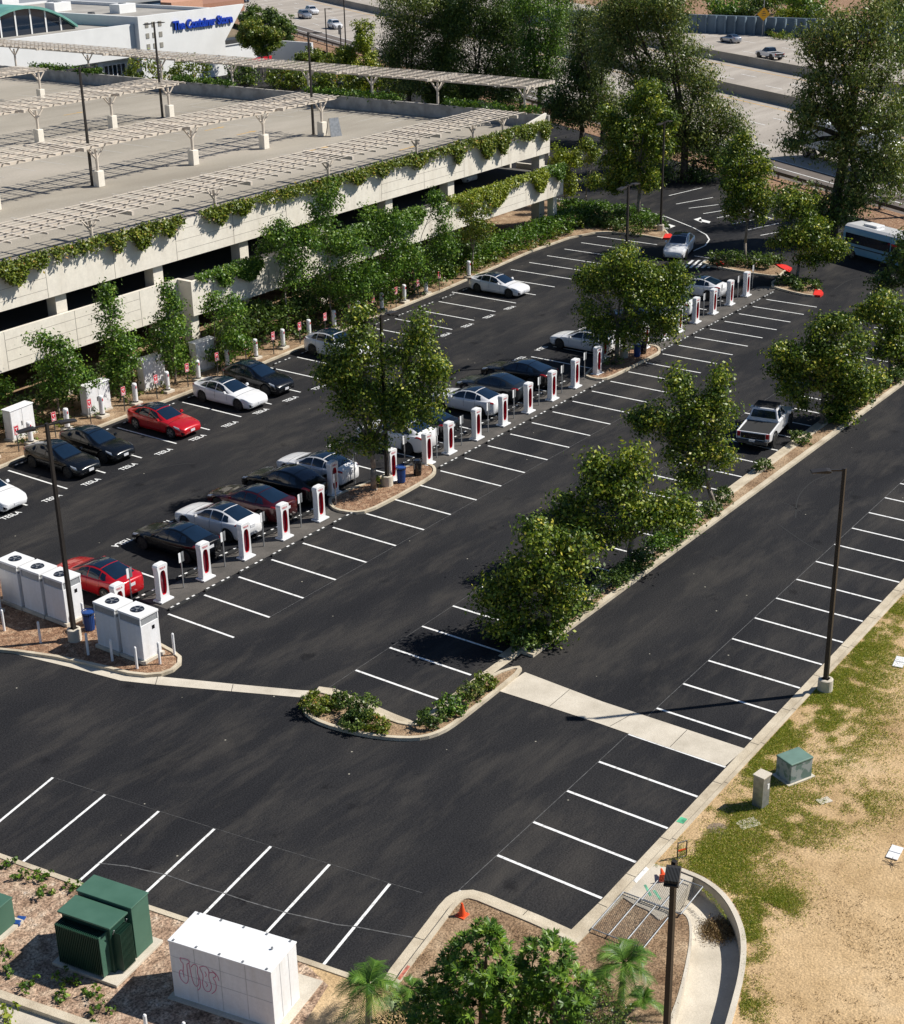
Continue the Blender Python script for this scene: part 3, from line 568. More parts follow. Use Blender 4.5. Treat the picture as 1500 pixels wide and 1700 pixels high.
def make_car(kind, pmat, label, loc, rz, group, rims=None, hood=None, name='car', cat='car'):
    P = PROF[kind]; key = kind
    if key not in CM:
        pt, out = car_surface(P); L2 = P['L']/2; D = {}
        xs = list(np.linspace(-L2, L2, 92)); ts = [0, 1, 1.5, 2, 2.5, 3, 3.5, 4, 4.5, 5, 5.5, 6, 6.5, 7, 7.5, 8, 8.4, 9, 9.5, 10]
        m = MB(); nT = len(ts)
        for s in (1, -1):
            vs = []; fs = []
            for x in xs:
                for t in ts: p = pt(x, t); vs.append((p[0], p[1]*s, p[2]))
            for i in range(len(xs)-1):
                for j in range(nT-1):
                    q = (i*nT+j, i*nT+j+1, (i+1)*nT+j+1, (i+1)*nT+j); fs.append(q[::-1] if s > 0 else q)
            fs.append(tuple(range(nT)) if s > 0 else tuple(range(nT))[::-1]); k = (len(xs)-1)*nT; fs.append(tuple(range(k, k+nT))[::-1] if s > 0 else tuple(range(k, k+nT)))
            m.add(vs, fs)
        m.cur = 1                                            # shut lines, sills and arch linings
        for x in (.66, -.33, -1.13): patch(out, x-.007, x+.007, 2.6, 5.85, 1, 8, .003, mb=m)
        patch(out, L2*.56, L2*.55, 5.5, 10, 1, 6, .003, mb=m)
        for a in P['wx']:
            for s in (1, -1): m.tube((a, s*.55, P['wr']), (a, s*(P['w'][3][1]-.10), P['wr']), P['wr']+.05, n=20)
        patch(out, L2-.02, L2-.14, 1.6, 3.1, 2, 4, .006, mb=m)
        D['body'] = m
        xf, xr_ = P['xr']; cowl = .95; T0 = 8.12
        D['windshield'] = patch(out, cowl, xf+.06, T0, 10, 10, 8, .007)
        D['roof_panel'] = patch(out, xf, xr_, T0+.05, 10, 10, 8, .008)
        D['rear_window'] = patch(out, xr_-.05, P['xb'], T0, 10, 10, 8, .007)
        for s, nm in ((1, 'a'), (-1, 'b')):
            D['side_window1'+nm] = patch(out, .80, -.29, 6.18, 7.78, 10, 5, .006, sgn=(s,), xtop=(.20, -.30))
            D['side_window2'+nm] = patch(out, -.36, -1.08, 6.18, 7.78, 8, 5, .006, sgn=(s,), xtop=(-.36, -1.06))
            D['side_window3'+nm] = patch(out, -1.13, P['xb']+.42, 6.25, 7.7, 6, 4, .006, sgn=(s,), xtop=(-1.11, -1.38))
            D['headlight'+nm] = patch(out, L2-.20, L2-.50, 4.4, 5.35, 6, 3, .008, sgn=(s,), xtop=(L2-.30, L2-.70))
            D['taillight'+nm] = patch(out, -L2+.03, -L2+.42, 4.3, 5.35, 6, 3, .008, sgn=(s,), xtop=(-L2+.03, -L2+.34))
            mm_ = MB(); y = s*(P['w'][3][1]+.07); zb0 = smooth_tab(P['zb'])(.6); mm_.add([(.62, y-s*.11, zb0+.02), (.62, y+s*.04, zb0+.03), (.50, y+s*.05, zb0+.03), (.50, y-s*.11, zb0+.02), (.60, y-s*.10, zb0+.12), (.60, y+s*.03, zb0+.13), (.50, y+s*.05, zb0+.15), (.50, y-s*.11, zb0+.14)], [(0,3,2,1),(4,5,6,7),(0,1,5,4),(1,2,6,5),(2,3,7,6),(3,0,4,7)]); D['mirror'+nm] = mm_
        for s, nm in ((1, 'front'), (-1, 'rear')):
            mm_ = MB(); z = .45 if s > 0 else .78; mm_.box(s*(L2+.008)-.012, s*(L2+.008)+.012, -.16, .16, z-.07, z+.07); D['plate_'+nm] = mm_
        CM[key] = {k: v for k, v in D.items()}; CM[key+'_mesh'] = {}
    D = CM[key]; MM = CM[key+'_mesh']
    t = thing(name, label, cat, loc, rz, group)
    def put(nm, key2, mats, smooth=True):
        k = (key2,)+tuple(x.name for x in (mats if isinstance(mats, list) else [mats]))
        if k not in MM:
            me = D[key2].mesh(nm, mats); me.polygons.foreach_set('use_smooth', [smooth]*len(me.polygons)); MM[k] = me
        o = bpy.data.objects.new(nm, MM[k]); link(o, t); return o
    put('body', 'body', [pmat, m_blackg]); put('windshield', 'windshield', m_glass); put('rear_window', 'rear_window', m_glass)
    put('glass_roof' if P['glass'] else 'roof', 'roof_panel', m_glass if P['glass'] else pmat)
    for nm in 'ab':
        for k in '123': put('side_window', 'side_window'+k+nm, m_glass)
        put('headlight', 'headlight'+nm, m_lamp); put('taillight', 'taillight'+nm, m_tail); put('door_mirror', 'mirror'+nm, pmat, False)
    put('licence_plate', 'plate_rear', m_plate, False)
    put('licence_plate', 'plate_front', m_plate, False)
    for a in P['wx']:
        for s in (1, -1): wheel_parts(t, a, s*(P['w'][3][1]-.115), P['wr'], rims or m_rim)
    return t
Q = math.pi/2
GD = 'cars backed into the bays along the garage'; GC = 'cars plugged in along the charging island'
make_car('sedan', P_white, 'white sedan cut off at the edge, two bays before the nearest black sedan', (3.9, 17.1, 0), -Q, GD)
make_car('sedan', P_black, 'black sedan nearest the tall lamp post, parked beside another black sedan', (9.25, 17.5, 0), -Q, GD, m_rimd)
make_car('sedan', P_black, 'black sedan parked between a black sedan and the red sedan, mirror spread open', (11.85, 17.6, 0), -Q, GD, m_rimd)
make_car('sedan', P_red, 'glossy red sedan with bright alloy wheels in a bay by the garage', (16.7, 17.3, 0), -Q, GD)
make_car('liftback', P_white, 'white liftback with dark grille standing beside the black crossover', (22.35, 17.4, 0), -Q, GD, m_rimd)
make_car('crossover', P_black, 'black crossover standing beside the white liftback', (25.2, 17.7, 0), -Q, GD, m_rimd)
make_car('crossover', P_white, 'white crossover half hidden behind the big sycamore, alone by the garage', (33.2, 17.9, 0), -Q, GD, m_rimd)
make_car('sedan', P_white, 'white sedan with dark roof alone in the last charging bays by the hedge', (51.95, 17.7, 0), -Q, GD, m_rimd)
make_car('sedan', P_red, 'bright red sedan charging just behind the white power cabinets', (.15, 4.6, 0), Q, GC)
make_car('sedan', P_black, 'black sedan charging beside the red sedan, nose toward the garage', (5.05, 4.5, 0), Q, GC, m_rimd)
make_car('sedan', P_white, 'white sedan charging between a black sedan and a maroon liftback', (7.95, 4.55, 0), Q, GC, m_rimd)
make_car('liftback', P_maroon, 'dark maroon liftback charging between white sedan and black crossover', (10.55, 4.7, 0), Q, GC, m_rimd)
make_car('crossover', P_black, 'black crossover charging beside the dark maroon liftback', (13.15, 4.8, 0), Q, GC, m_rimd)
make_car('sedan', P_white, 'white sedan charging under the big island sycamore', (16.0, 5.0, 0), Q, GC)
make_car('crossover', P_white, 'white crossover with rear spoiler charging past the litter bins', (22.1, 4.4, 0), Q, GC, m_rimd)
make_car('sedan', P_black, 'black sedan charging between the white crossover and a white sedan', (24.6, 4.6, 0), Q, GC, m_rimd)
make_car('sedan', P_white, 'white sedan charging beside the dark grey sedan, mid row', (29.2, 4.5, 0), Q, GC, m_rimd)
make_car('sedan', P_grey, 'dark grey sedan charging beside a white sedan, mid row', (32.1, 4.7, 0), Q, GC)
make_car('liftback', P_black, 'black liftback charging beside the dark grey sedan', (35.2, 4.8, 0), Q, GC, m_rimd)
make_car('sedan', P_white, 'white sedan charging beside the trunk of the second island tree', (43.2, 4.9, 0), Q, GC, m_rimd)
make_car('sedan', P_navy, 'navy sedan charging, hidden behind the second island tree', (49.6, 4.7, 0), Q, GC, m_rimd)
make_car('sedan', P_white, 'white sedan charging half hidden by leaves of the second island tree', (53.9, 4.7, 0), Q, GC, m_rimd)
make_car('sedan', P_white, 'white sedan charging at the far end of the charging island', (59.2, 5.0, 0), Q, GC, m_rimd)
make_car('sedan', P_white, 'white car parked inside the garage on the middle level near the corner', (64.5, 31.2, 4.92), -Q, 'cars inside the garage', m_rimd)
make_car('suv', P_red, 'red car standing inside the garage at ground level near the corner column', (69.3, 33.5, .03), R(-20), 'cars inside the garage')
p0 = G(1124, 428); make_car('crossover', P_white, 'white crossover driving past the hatched crossing at the far end', (69.6, 11.9, 0), math.pi+.28, None, m_rimd)
fa = math.atan2(FD[1], FD[0])
def fcar(kind, pmat, label, px, py, away=False, rims=None):
    x, y = G(px, py); make_car(kind, pmat, label, (x, y, .03), fa+(0 if away else math.pi), 'cars driving on the freeway', rims)
fcar('sedan', P_silver, 'silver sedan driving on the far lanes of the freeway', 1212, 71, True)
fcar('suv', P_silver, 'dark silver car leading a white one on the freeway', 506, 31)
fcar('suv', P_white, 'white car just behind the dark silver one on the freeway', 518, 24)
fcar('suv', P_white, 'white sport utility car near the roadside sign posts on the freeway', 556, 48)
fcar('sedan', P_navy, 'navy car high on the freeway behind the dark bushes', 404, 4)
fcar('sedan', P_white, 'white car on the freeway glimpsed between two tree crowns', 827, 25, True)
# ---- pickups, bus, lorry
def box_vehicle_wheels(t, xs, y, r, rims=None, wd=.28):
    for x in xs:
        for s in (1, -1): wheel_parts(t, x, s*y, r, rims or m_rim, wd)
def pickup(label, loc, rz, body, roofm, rack=True, spare=False, group=None):
    t = thing('pickup_truck', label, 'pickup truck', loc, rz, group); m = MB(); W = .95
    m.extr([(-2.65, .62), (-2.65, 1.08), (-.62, 1.12), (-.62, .50), (-2.35, .55)], -W, -W+.10); m.extr([(-2.65, .62), (-2.65, 1.08), (-.62, 1.12), (-.62, .50), (-2.35, .55)], W-.10, W)
    m.box(-2.65, -2.55, -W+.1, W-.1, .60, 1.08); m.box(-2.56, -.62, -W+.09, W-.09, .52, .62)
    m.extr([(-.62, .45), (-.62, 1.16), (1.02, 1.16), (1.35, 1.12), (2.35, 1.04), (2.62, .92), (2.66, .55), (2.3, .42)], -W+.01, W-.01)
    m.build('body', body, t, bevel=.05)
    c = MB(); lo = [(-.60, W-.05), (1.10, W-.05)]; vs = [(-.62, -.86, 1.15), (1.15, -.86, 1.15), (1.15, .86, 1.15), (-.62, .86, 1.15), (-.42, -.68, 1.74), (.45, -.68, 1.74), (.45, .68, 1.74), (-.42, .68, 1.74)]
    c.add(vs, [(0,3,2,1),(4,5,6,7),(0,1,5,4),(1,2,6,5),(2,3,7,6),(3,0,4,7)]); c.build('cab', roofm, t, bevel=.05)
    def win(nm, q):
        v = [Vector(k) for k in q]; n_ = (v[1]-v[0]).cross(v[2]-v[0]).normalized(); c_ = sum(v, Vector())/4
        if n_.dot(c_-Vector((.2, 0, 1.3))) < 0: n_ = -n_
        MB().add([tuple(k+n_*.012) for k in v], [(0, 1, 2, 3)]).build(nm, m_glass, t)
    win('rear_window', [(-.595, -.72, 1.24), (-.595, .72, 1.24), (-.46, .62, 1.64), (-.46, -.62, 1.64)])
    win('windshield', [(1.08, -.74, 1.22), (1.08, .74, 1.22), (.52, .62, 1.68), (.52, -.62, 1.68)])
    for s in (1, -1):
        win('side_window', [(-.48, s*.835, 1.22), (.15, s*.835, 1.22), (.15, s*.705, 1.66), (-.37, s*.705, 1.66)])
        win('side_window', [(.22, s*.835, 1.22), (.88, s*.835, 1.22), (.42, s*.705, 1.66), (.22, s*.705, 1.66)])
        MB().box(-2.68, -2.56, s*.80-.09, s*.80+.09, .78, 1.05).build('taillight', m_tail, t, bevel=.01)
        MB().box(2.50, 2.66, s*.74-.16, s*.74+.16, .78, .95).build('headlight', m_lamp, t, bevel=.02)
        MB().box(.85, .98, s*1.06-.10, s*1.06+.10, 1.16, 1.34).build('door_mirror', body, t, bevel=.02)
        for x in (-1.65, 1.75):
            m = MB(); n = 10; R1 = .54
            for i in range(n):
                a0, a1 = math.pi*i/n, math.pi*(i+1)/n; y0, y1 = s*(W-.05), s*(W+.05)
                m.add([(x+R1*math.cos(a0), y0, .42+R1*math.sin(a0)), (x+R1*math.cos(a1), y0, .42+R1*math.sin(a1)), (x+R1*math.cos(a1), y1, .42+R1*math.sin(a1)), (x+R1*math.cos(a0), y1, .42+R1*math.sin(a0)), (x+.44*math.cos(a0), y1, .42+.44*math.sin(a0)), (x+.44*math.cos(a1), y1, .42+.44*math.sin(a1))], [(0, 1, 2, 3), (3, 2, 5, 4)])
            m.tube((x, s*.6, .42), (x, s*(W+.006), .42), .47, n=20); m.build('fender_flare', m_blackg, t)
    MB().box(-2.85, -2.66, -.85, .85, .45, .66).build('rear_bumper', m_dsteel, t, bevel=.03)
    MB().box(2.62, 2.80, -.85, .85, .45, .70).build('front_bumper', m_dsteel, t, bevel=.03)
    MB().box(-2.54, -.66, -.83, .83, .97, 1.05).build('bed_cover', m_black, t, bevel=.01)
    MB().box(-2.672, -2.652, -.68, .68, .70, 1.02).build('tailgate', m_blackg, t, bevel=.005)
    MB().box(-2.87, -2.845, -.16, .16, .60, .72).build('licence_plate', m_plate, t)
    if rack:
        m = MB()
        for s in (1, -1): m.tube((-.45, s*.62, 1.84), (.55, s*.62, 1.84), .025)
        for k in range(7): m.box(-.42+.155*k, -.36+.155*k, -.64, .64, 1.81, 1.85)
        for x in (-.4, .45):
            for s in (1, -1): m.tube((x, s*.62, 1.70), (x, s*.62, 1.84), .02)
        m.build('roof_rack', m_black, t)
    box_vehicle_wheels(t, (-1.65, 1.75), W-.08, .42, m_rimd); return t
pickup('white lifted pickup truck with black fender flares and roof rack parked by the median', (34.6, -12.2, 0), R(10), P_white, P_white)
x, y = G(1277, 98); pickup('white boxy pickup truck with dark top driving on the freeway', (x, y, .03), fa, P_white, m_blackg, rack=False)
t = thing('shuttle_bus', 'pale blue and white shuttle bus with dark windows parked in tree shade', 'bus', (75.6, -2.6, 0), fa+math.pi*1+R(8))
P_bus = paint('bus_blue', (.20, .45, .66)); m = MB(); prof = [(-1.22, .45), (-1.25, 2.2), (-1.12, 2.75), (-.85, 2.95), (.85, 2.95), (1.12, 2.75), (1.25, 2.2), (1.22, .45)]
m.extr(prof, -3.2, 4.2, axis='x'); m.build('body', P_bus, t, bevel=.12, seg=3)
m = MB(); m.extr([(-1.15, 2.78), (-.85, 2.98), (.85, 2.98), (1.15, 2.78)], -3.15, 4.1, axis='x'); m.build('roof', P_white, t, bevel=.05)
MB().box(-1.5, .1, -.5, .5, 2.98, 3.18).build('roof_vent', m_white, t, bevel=.05)
for s in (1, -1):
    MB().box(-2.8, 2.6, s*1.262-.01, s*1.262+.01, 1.45, 2.3).build('side_window', m_glass, t)
    MB().box(-3.1, 4.1, s*1.268-.008, s*1.268+.008, 1.12, 1.20).build('stripe', P_navy, t)
    MB().box(2.75, 3.7, s*1.262-.01, s*1.262+.01, 1.35, 2.25).build('cab_window', m_glass, t)
for x_ in (4.215, -3.215): MB().box(x_-.01, x_+.01, -.95, .95, 1.4, 2.45).build('windshield' if x_ > 0 else 'rear_window', m_glass, t)
box_vehicle_wheels(t, (-1.9, 2.8), 1.12, .46, m_rim, .3); t.scale = (.88, .92, .9)
t = thing('semi_truck', 'white articulated lorry on the nearest freeway lane, half hidden by trees', 'lorry', (*fw(88.6, 69.5), .03), fa+math.pi)
m = MB(); m.box(-7.8, 5.2, -1.27, 1.27, 1.15, 4.0); m.build('trailer', m_white, t, bevel=.03)
m = MB(); m.box(-7.4, 5.0, -.5, .5, .85, 1.15); m.box(5.2, 8.9, -.5, .5, .6, 1.1); m.build('chassis', m_dsteel, t)
m = MB(); m.extr([(5.6, 1.0), (5.6, 3.6), (6.6, 3.7), (7.6, 2.6), (7.8, 1.9), (9.4, 1.7), (9.5, .7), (7.8, .7)], -1.2, 1.2); m.build('cab', P_white, t, bevel=.1)
MB().box(-7.9, -7.7, -1.0, 1.0, .55, .70).build('underride_bar', m_steel, t)
for x_ in (-6.8, -5.5, 5.6, 6.9, 8.7): box_vehicle_wheels(t, (x_,), 1.08, .50, m_rim, .32)
# ================================================================== chargers, signs, cabinets, poles
def charger_proto(label, loc):
    t = thing('charging_pedestal', label, 'charger', loc, 0, 'charging pedestals along the island')
    W, D, H = .56, .32, 1.93
    def outline(w, n=6):   # front outline of the pylon (x, z), slightly narrower waist, round shoulders
        return [(-w, .10), (-w*.94, 1.15), (-w*1.0, 1.55), (-w*1.12, 1.62), (-w*1.14, 1.80), (-w*1.02, 1.89), (-w*.6, 1.93), (w*.6, 1.93), (w*1.02, 1.89), (w*1.14, 1.80), (w*1.12, 1.62), (w, 1.55), (w*.94, 1.15), (w, .10)]
    # a ring-shaped body with an oval opening
    def body():
        m = MB(); n = 36; rx, rz, cz, = W*.31, .62, .96; out = outline(W/2); seg = []
        def onout(a):
            dx, dz = math.cos(a), math.sin(a); best = None; P = out
            for i in range(len(P)):
                (x0, z0), (x1, z1) = P[i], P[(i+1) % len(P)]; ex, ez = x1-x0, z1-z0; den = dx*ez-dz*ex
                if abs(den) < 1e-9: continue
                t_ = ((x0)*ez-(z0-cz)*ex)/den; u_ = ((x0)*dz-(z0-cz)*dx)/den
                if t_ > 0 and -1e-6 <= u_ <= 1+1e-6 and (best is None or t_ < best): best = t_
            return (dx*best, cz+dz*best)
        def oval(a):
            c, s_ = math.cos(a), math.sin(a); e = .55; return (rx*math.copysign(abs(c)**e, c), cz+rz*math.copysign(abs(s_)**(.75), s_))
        ang = sorted(set([round(2*math.pi*i/n, 5) for i in range(n)] + [round(math.atan2(z-cz, x) % (2*math.pi), 5) for x, z in out]))
        A = [onout(a) for a in ang]; B = [oval(a) for a in ang]; k = len(ang)
        vs = [(x, -D/2, z) for x, z in A]+[(x, D/2, z) for x, z in A]+[(x*1.0, -D/2+.015, z) for x, z in B]+[(x, D/2-.015, z) for x, z in B]
        fs = []
        for i in range(k):
            j = (i+1) % k; fs += [(i, j, k+j, k+i), (i, 2*k+i, 2*k+j, j), (k+i, k+j, 3*k+j, 3*k+i)]
        m.add(vs, fs); ins = MB()
        ins.add([(x, -D/2+.012, z) for x, z in B]+[(x*.96, 0.02, .96+(z-.96)*.97) for x, z in B]+[(x, D/2-.012, z) for x, z in B], [(i, (i+1) % k, k+(i+1) % k, k+i) for i in range(k)]+[(k+i, k+(i+1) % k, 2*k+(i+1) % k, 2*k+i) for i in range(k)])
        back = MB(); back.add([(x*.93, -.03, .96+(z-.96)*.96) for x, z in B], [tuple(range(k))]); back.add([(x*.93, .06, .96+(z-.96)*.96) for x, z in B], [tuple(range(k))])
        return m, ins, back
    a, b, c = body(); a.build('housing', m_white, t, bevel=.02); b.build('red_inset', m_redp, t)
    c.build('smoked_panel', pm('smoked_panel', (.16, .03, .045), .15, coat=.5, var=.4, scale=4), t)
    MB().box(-.36, .42, -.28, .28, 0, .09).build('base_plate', m_white, t, bevel=.02)
    o = bpy.data.objects.new('lettering', txt('TESLA', .13, .002, m_redp, 'lettering')); link(o, t); o.location = (0, -D/2-.006, 1.72); o.rotation_euler = (Q, 0, 0)
    # cable loop hanging at the back toward the bays
    m = MB(); pts = [(.1, D/2, 1.25), (.16, D/2+.16, 1.0), (.2, D/2+.22, .6), (.18, D/2+.3, .25), (.05, D/2+.45, .06), (-.2, D/2+.75, .05), (-.45, D/2+1.0, .05)]; pts = [tuple(p) for p in pts]
    m.path(pts, [.022]*7, 6); m.build('charging_cable', m_black, t); return t
CHX = [(-1.68, 1.15), (.82, 1.1), (3.49, 1.1), (6.2, 1.1), (8.93, 1.1), (11.6, 1.1), (14.4, 2.55), (17.6, 1.2), (20.6, 1.1), (22.6, 1.1), (25.25, 1.1), (27.95, 1.12), (30.6, 1.12), (33.25, 1.14), (36.0, 1.2), (38.9, 1.35), (41.75, 2.6), (45.3, 1.5), (47.7, 1.45), (49.9, 1.45), (52.5, 1.5), (55.15, 1.5), (57.9, 1.55), (60.7, 1.6)]
where = {6: 'shaded at the near tip of the mulched sycamore island', 7: 'standing behind the blue litter bin under the big sycamore', 16: 'in deep shade beside the second island tree trunk', 17: 'behind the two dark litter bins of the second island'}
c0 = None
for i, (x, y) in enumerate(CHX):
    lab = 'white charging pedestal with red oval, '+(where.get(i) or (ORD[i]+' from the white power cabinets'))
    if c0 is None: c0 = charger_proto(lab, (x, y, .02)); c0.scale = (1, 1, .95)
    else: dup(c0, (x, y, .02 if i not in (6, 16) else .09), 0, lab)
def sign_proto(kind, label, loc, group):
    t = thing('parking_sign', label, 'sign', loc, 0, group); m = MB(); h = 1.75 if kind == 'grey' else 1.45
    m.box(-.025, .025, -.02, .02, 0, h); m.build('post', m_dsteel if kind == 'red' else m_steel, t)
    if kind == 'grey':
        for s in (1, -1):
            MB().box(-.16 if s < 0 else .03, -.03 if s < 0 else .16, -.035, -.022, 1.30, 1.78).build('sign_plate', m_white if s < 0 else m_steel, t, bevel=.003)
        MB().box(-.02, .02, .022, .032, 1.35, 1.7).build('bracket', m_steel, t)
    else:
        MB().box(-.17, .17, -.035, -.024, 1.00, 1.55).build('sign_plate', m_redp, t, bevel=.01)
        m = MB()
        for b in ((-.155, .155, 1.52, 1.535), (-.155, .155, 1.015, 1.03), (-.155, -.14, 1.03, 1.52), (.14, .155, 1.03, 1.52)): m.box(b[0], b[1], -.041, -.036, b[2], b[3])
        for b in ((-.09, .09, 1.38, 1.42), (-.02, .02, 1.26, 1.38), (-.09, .09, 1.07, 1.13), (-.09, -.05, 1.13, 1.22), (.05, .09, 1.13, 1.22)): m.box(b[0], b[1], -.041, -.036, b[2], b[3])
        m.build('sign_marks', m_white, t)
    return t
SX = [(-.2, 2.0), (2.25, 1.25), (4.95, 1.25), (7.67, 1.27), (10.4, 1.28), (13.4, 1.55), (19.7, 1.95), (21.67, 1.25), (23.93, 1.2), (26.57, 1.22), (29.23, 1.22), (31.98, 1.26), (34.62, 1.3), (37.6, 1.5), (41.5, 2.4), (43.1, 1.4), (46.5, 1.5), (48.8, 1.5), (53.9, 1.6), (56.6, 1.64), (59.5, 1.7), (63.0, 2.2), (16.1, 2.5)]
s0 = None; order = sorted(SX)
for i, (x, y) in enumerate(order):
    lab = '%s narrow grey twin-plate sign post from the white power cabinets along the charging island' % ORD[i]
    if s0 is None: s0 = sign_proto('grey', lab, (x, y, .01), 'sign posts of the charging island')
    else: dup(s0, (x, y, .01), 0, lab)
s1 = None
for i in range(17):
    x = 6.75+2.673*i; lab = '%s red parking sign from the tall lamp post along the garage bays' % ORD[i]
    y = 21.35+.012*i
    if s1 is None: s1 = sign_proto('red', lab, (x, y, .1), 'red signs of the garage bays')
    else: dup(s1, (x, y, .1), 0, lab)
# white cylindrical chargers of the garage bays on concrete feet
def post_proto(label, loc):
    t = thing('post_charger', label, 'charger', loc, 0, 'white post chargers of the garage bays')
    m = MB(); m.tube((0, 0, .25), (0, 0, 1.30), .155, .155, 18); m.tube((0, 0, 1.30), (0, 0, 1.36), .155, .11, 18); m.build('column', m_white, t, smooth=False)
    MB().tube((0, 0, .16), (0, 0, .25), .165, .165, 18).build('collar', m_blackg, t)
    MB().box(-.33, .33, -.28, .28, 0, .17).build('concrete_foot', m_conc2, t, bevel=.02)
    MB().box(-.03, .03, -.17, -.15, 1.05, 1.2).build('badge', m_redp, t); return t
w0 = None
for i in range(18):
    x = 5.22+2.673*i+ .02*i; y = 21.7+.012*i
    if i == 17: x = 53.9; 
    lab = 'white cylindrical charging post on a concrete foot, %s from the lamp post along the garage' % ORD[i]
    if w0 is None: w0 = post_proto(lab, (x, y, .09))
    else: dup(w0, (x, y, .09), 0, lab)
# rubber wheel stops with white reflectors
def stop_proto(label, loc):
    t = thing('wheel_stop', label, 'wheel stop', loc, 0, 'rubber wheel stops at the stall ends')
    m = MB(); m.extr([(-.075, 0), (-.055, .09), (.055, .09), (.075, 0)], -.88, .88, axis='x'); m.cur = 1
    for k in (-.66, -.30, .30, .66): m.box(k-.085, k+.085, -.045, .045, .091, .095)
    m.build('rubber_bar', [m_black, m_paint], t); return t
q0 = None
def stop(x, y, lab):
    global q0
    if q0 is None: q0 = stop_proto(lab, (x, y, .01))
    else: dup(q0, (x, y, .01), 0, lab)
n = 0
for i in range(0, 28):
    if 6 <= i <= 8 or i in (17,18): continue
    stop(2.247*i+1.12, .16+.004*i, 'black rubber wheel stop with white reflectors in the %s open stall along the charging island' % ORD[i])
for k in range(0, 20):
    if k in (5, 6, 14): continue
    stop(-.4+2.68*k+1.3, 2.12+.008*k, 'black rubber wheel stop behind the pedestals in the %s charging bay' % ORD[k])
for i in range(-1, 18):
    stop(4.68+2.673*i+1.33, 19.85+.02*i, 'black rubber wheel stop in the %s bay along the garage kerb' % ORD[i+1])
# power cabinets with roof fans
def cab_proto(label, loc, rz, group, lx=1.0, ly=1.42, H=2.12):
    t = thing('power_cabinet', label, 'cabinet', loc, rz, group)
    MB().box(-lx/2-.1, lx/2+.1, -ly/2, ly/2, 0, .14).build('concrete_pad', m_conc2, t)
    m = MB(); m.box(-lx/2, lx/2, -ly/2+.075, ly/2-.075, .14, H-.42); m.build('enclosure', m_cabw, t, bevel=.015)
    MB().box(-lx/2+.03, lx/2-.03, -ly/2+.10, ly/2-.10, H-.42, H-.10).build('louvre_band', m_grey, t)
    m = MB(); m.box(-lx/2-.02, lx/2+.02, -ly/2+.05, ly/2-.05, H-.10, H); 
    for s in (1, -1): m.box(-lx/2-.012, -lx/2+.05, s*(ly/2-.095)-.02, s*(ly/2-.095)+.02, H-.42, H-.1); m.box(lx/2-.05, lx/2+.012, s*(ly/2-.095)-.02, s*(ly/2-.095)+.02, H-.42, H-.1)
    m.build('roof', m_white, t, bevel=.012)
    f = MB(); f.tube((0, .02, H), (0, .02, H+.03), .30, .28, 22); fo = f.build('fan', m_blackg, t)
    g = MB(); g.tube((0, .02, H+.03), (0, .02, H+.045), .07, .07, 12)
    for k in range(5):
        a = 2*math.pi*k/5; g.add([(.06*math.cos(a), .02+.06*math.sin(a), H+.034), (.26*math.cos(a-.12), .02+.26*math.sin(a-.12), H+.034), (.26*math.cos(a+.25), .02+.26*math.sin(a+.25), H+.036)], [(0, 1, 2)])
    g.build('fan_blade', m_steel, fo)
    MB().box(.1, .25, -ly/2+.066, -ly/2+.0745, 1.35, 1.52).build('display', m_blackg, t)
    return t
GP = 'white power cabinets with roof fans'
k0 = cab_proto('white power cabinet with roof fan at the kerb tip, nearer of the detached pair', (-3.38, -2.02, .1), 0, GP)
dup(k0, (-3.42, -.57, .1), 0, 'white power cabinet with roof fan, farther of the detached pair')
for i, l in enumerate(('white power cabinet nearest the tall lamp post in the row of three', 'white power cabinet in the middle of the row of three', 'white power cabinet farthest from the tall lamp post in the row of three')):
    dup(k0, (-2.88-.03*i, 3.25+1.46*i, .1), 0, l)
dup(k0, (-4.6, 6.7, .1), 0, 'white power cabinet cut off by the edge, in front of the row of three')
b0 = None
for i, (px, py) in enumerate([(8, 1050), (68, 1070), (147, 1090), (187, 1100), (228, 1113), (266, 1105), (290, 1090), (140, 1038)]):
    x, y = G(px, py); lab = 'white steel bollard by the power cabinets, %s along the kerb' % ORD[i] if i < 7 else 'white steel bollard behind the tall lamp post beside a litter bin'
    if i < 6: y += .0
    if b0 is None:
        b0 = thing('bollard', lab, 'bollard', (x, y, .08), 0, 'white bollards around the power cabinets'); MB().tube((0, 0, 0), (0, 0, .98), .055, .055, 12).build('post', m_white, b0)
        MB().tube((0, 0, .98), (0, 0, 1.02), .055, .03, 12).build('cap', m_white, b0)
    else: dup(b0, (x, y, .08), 0, lab)
for i, (px, py) in enumerate([(246, 1735), (310, 1748), (376, 1762)]):
    x, y = G(px, py); dup(b0, (x, y, .08), 0, 'white steel bollard in front of the graffiti box, %s from the green transformer' % ORD[i], 'white bollards before the graffiti box')
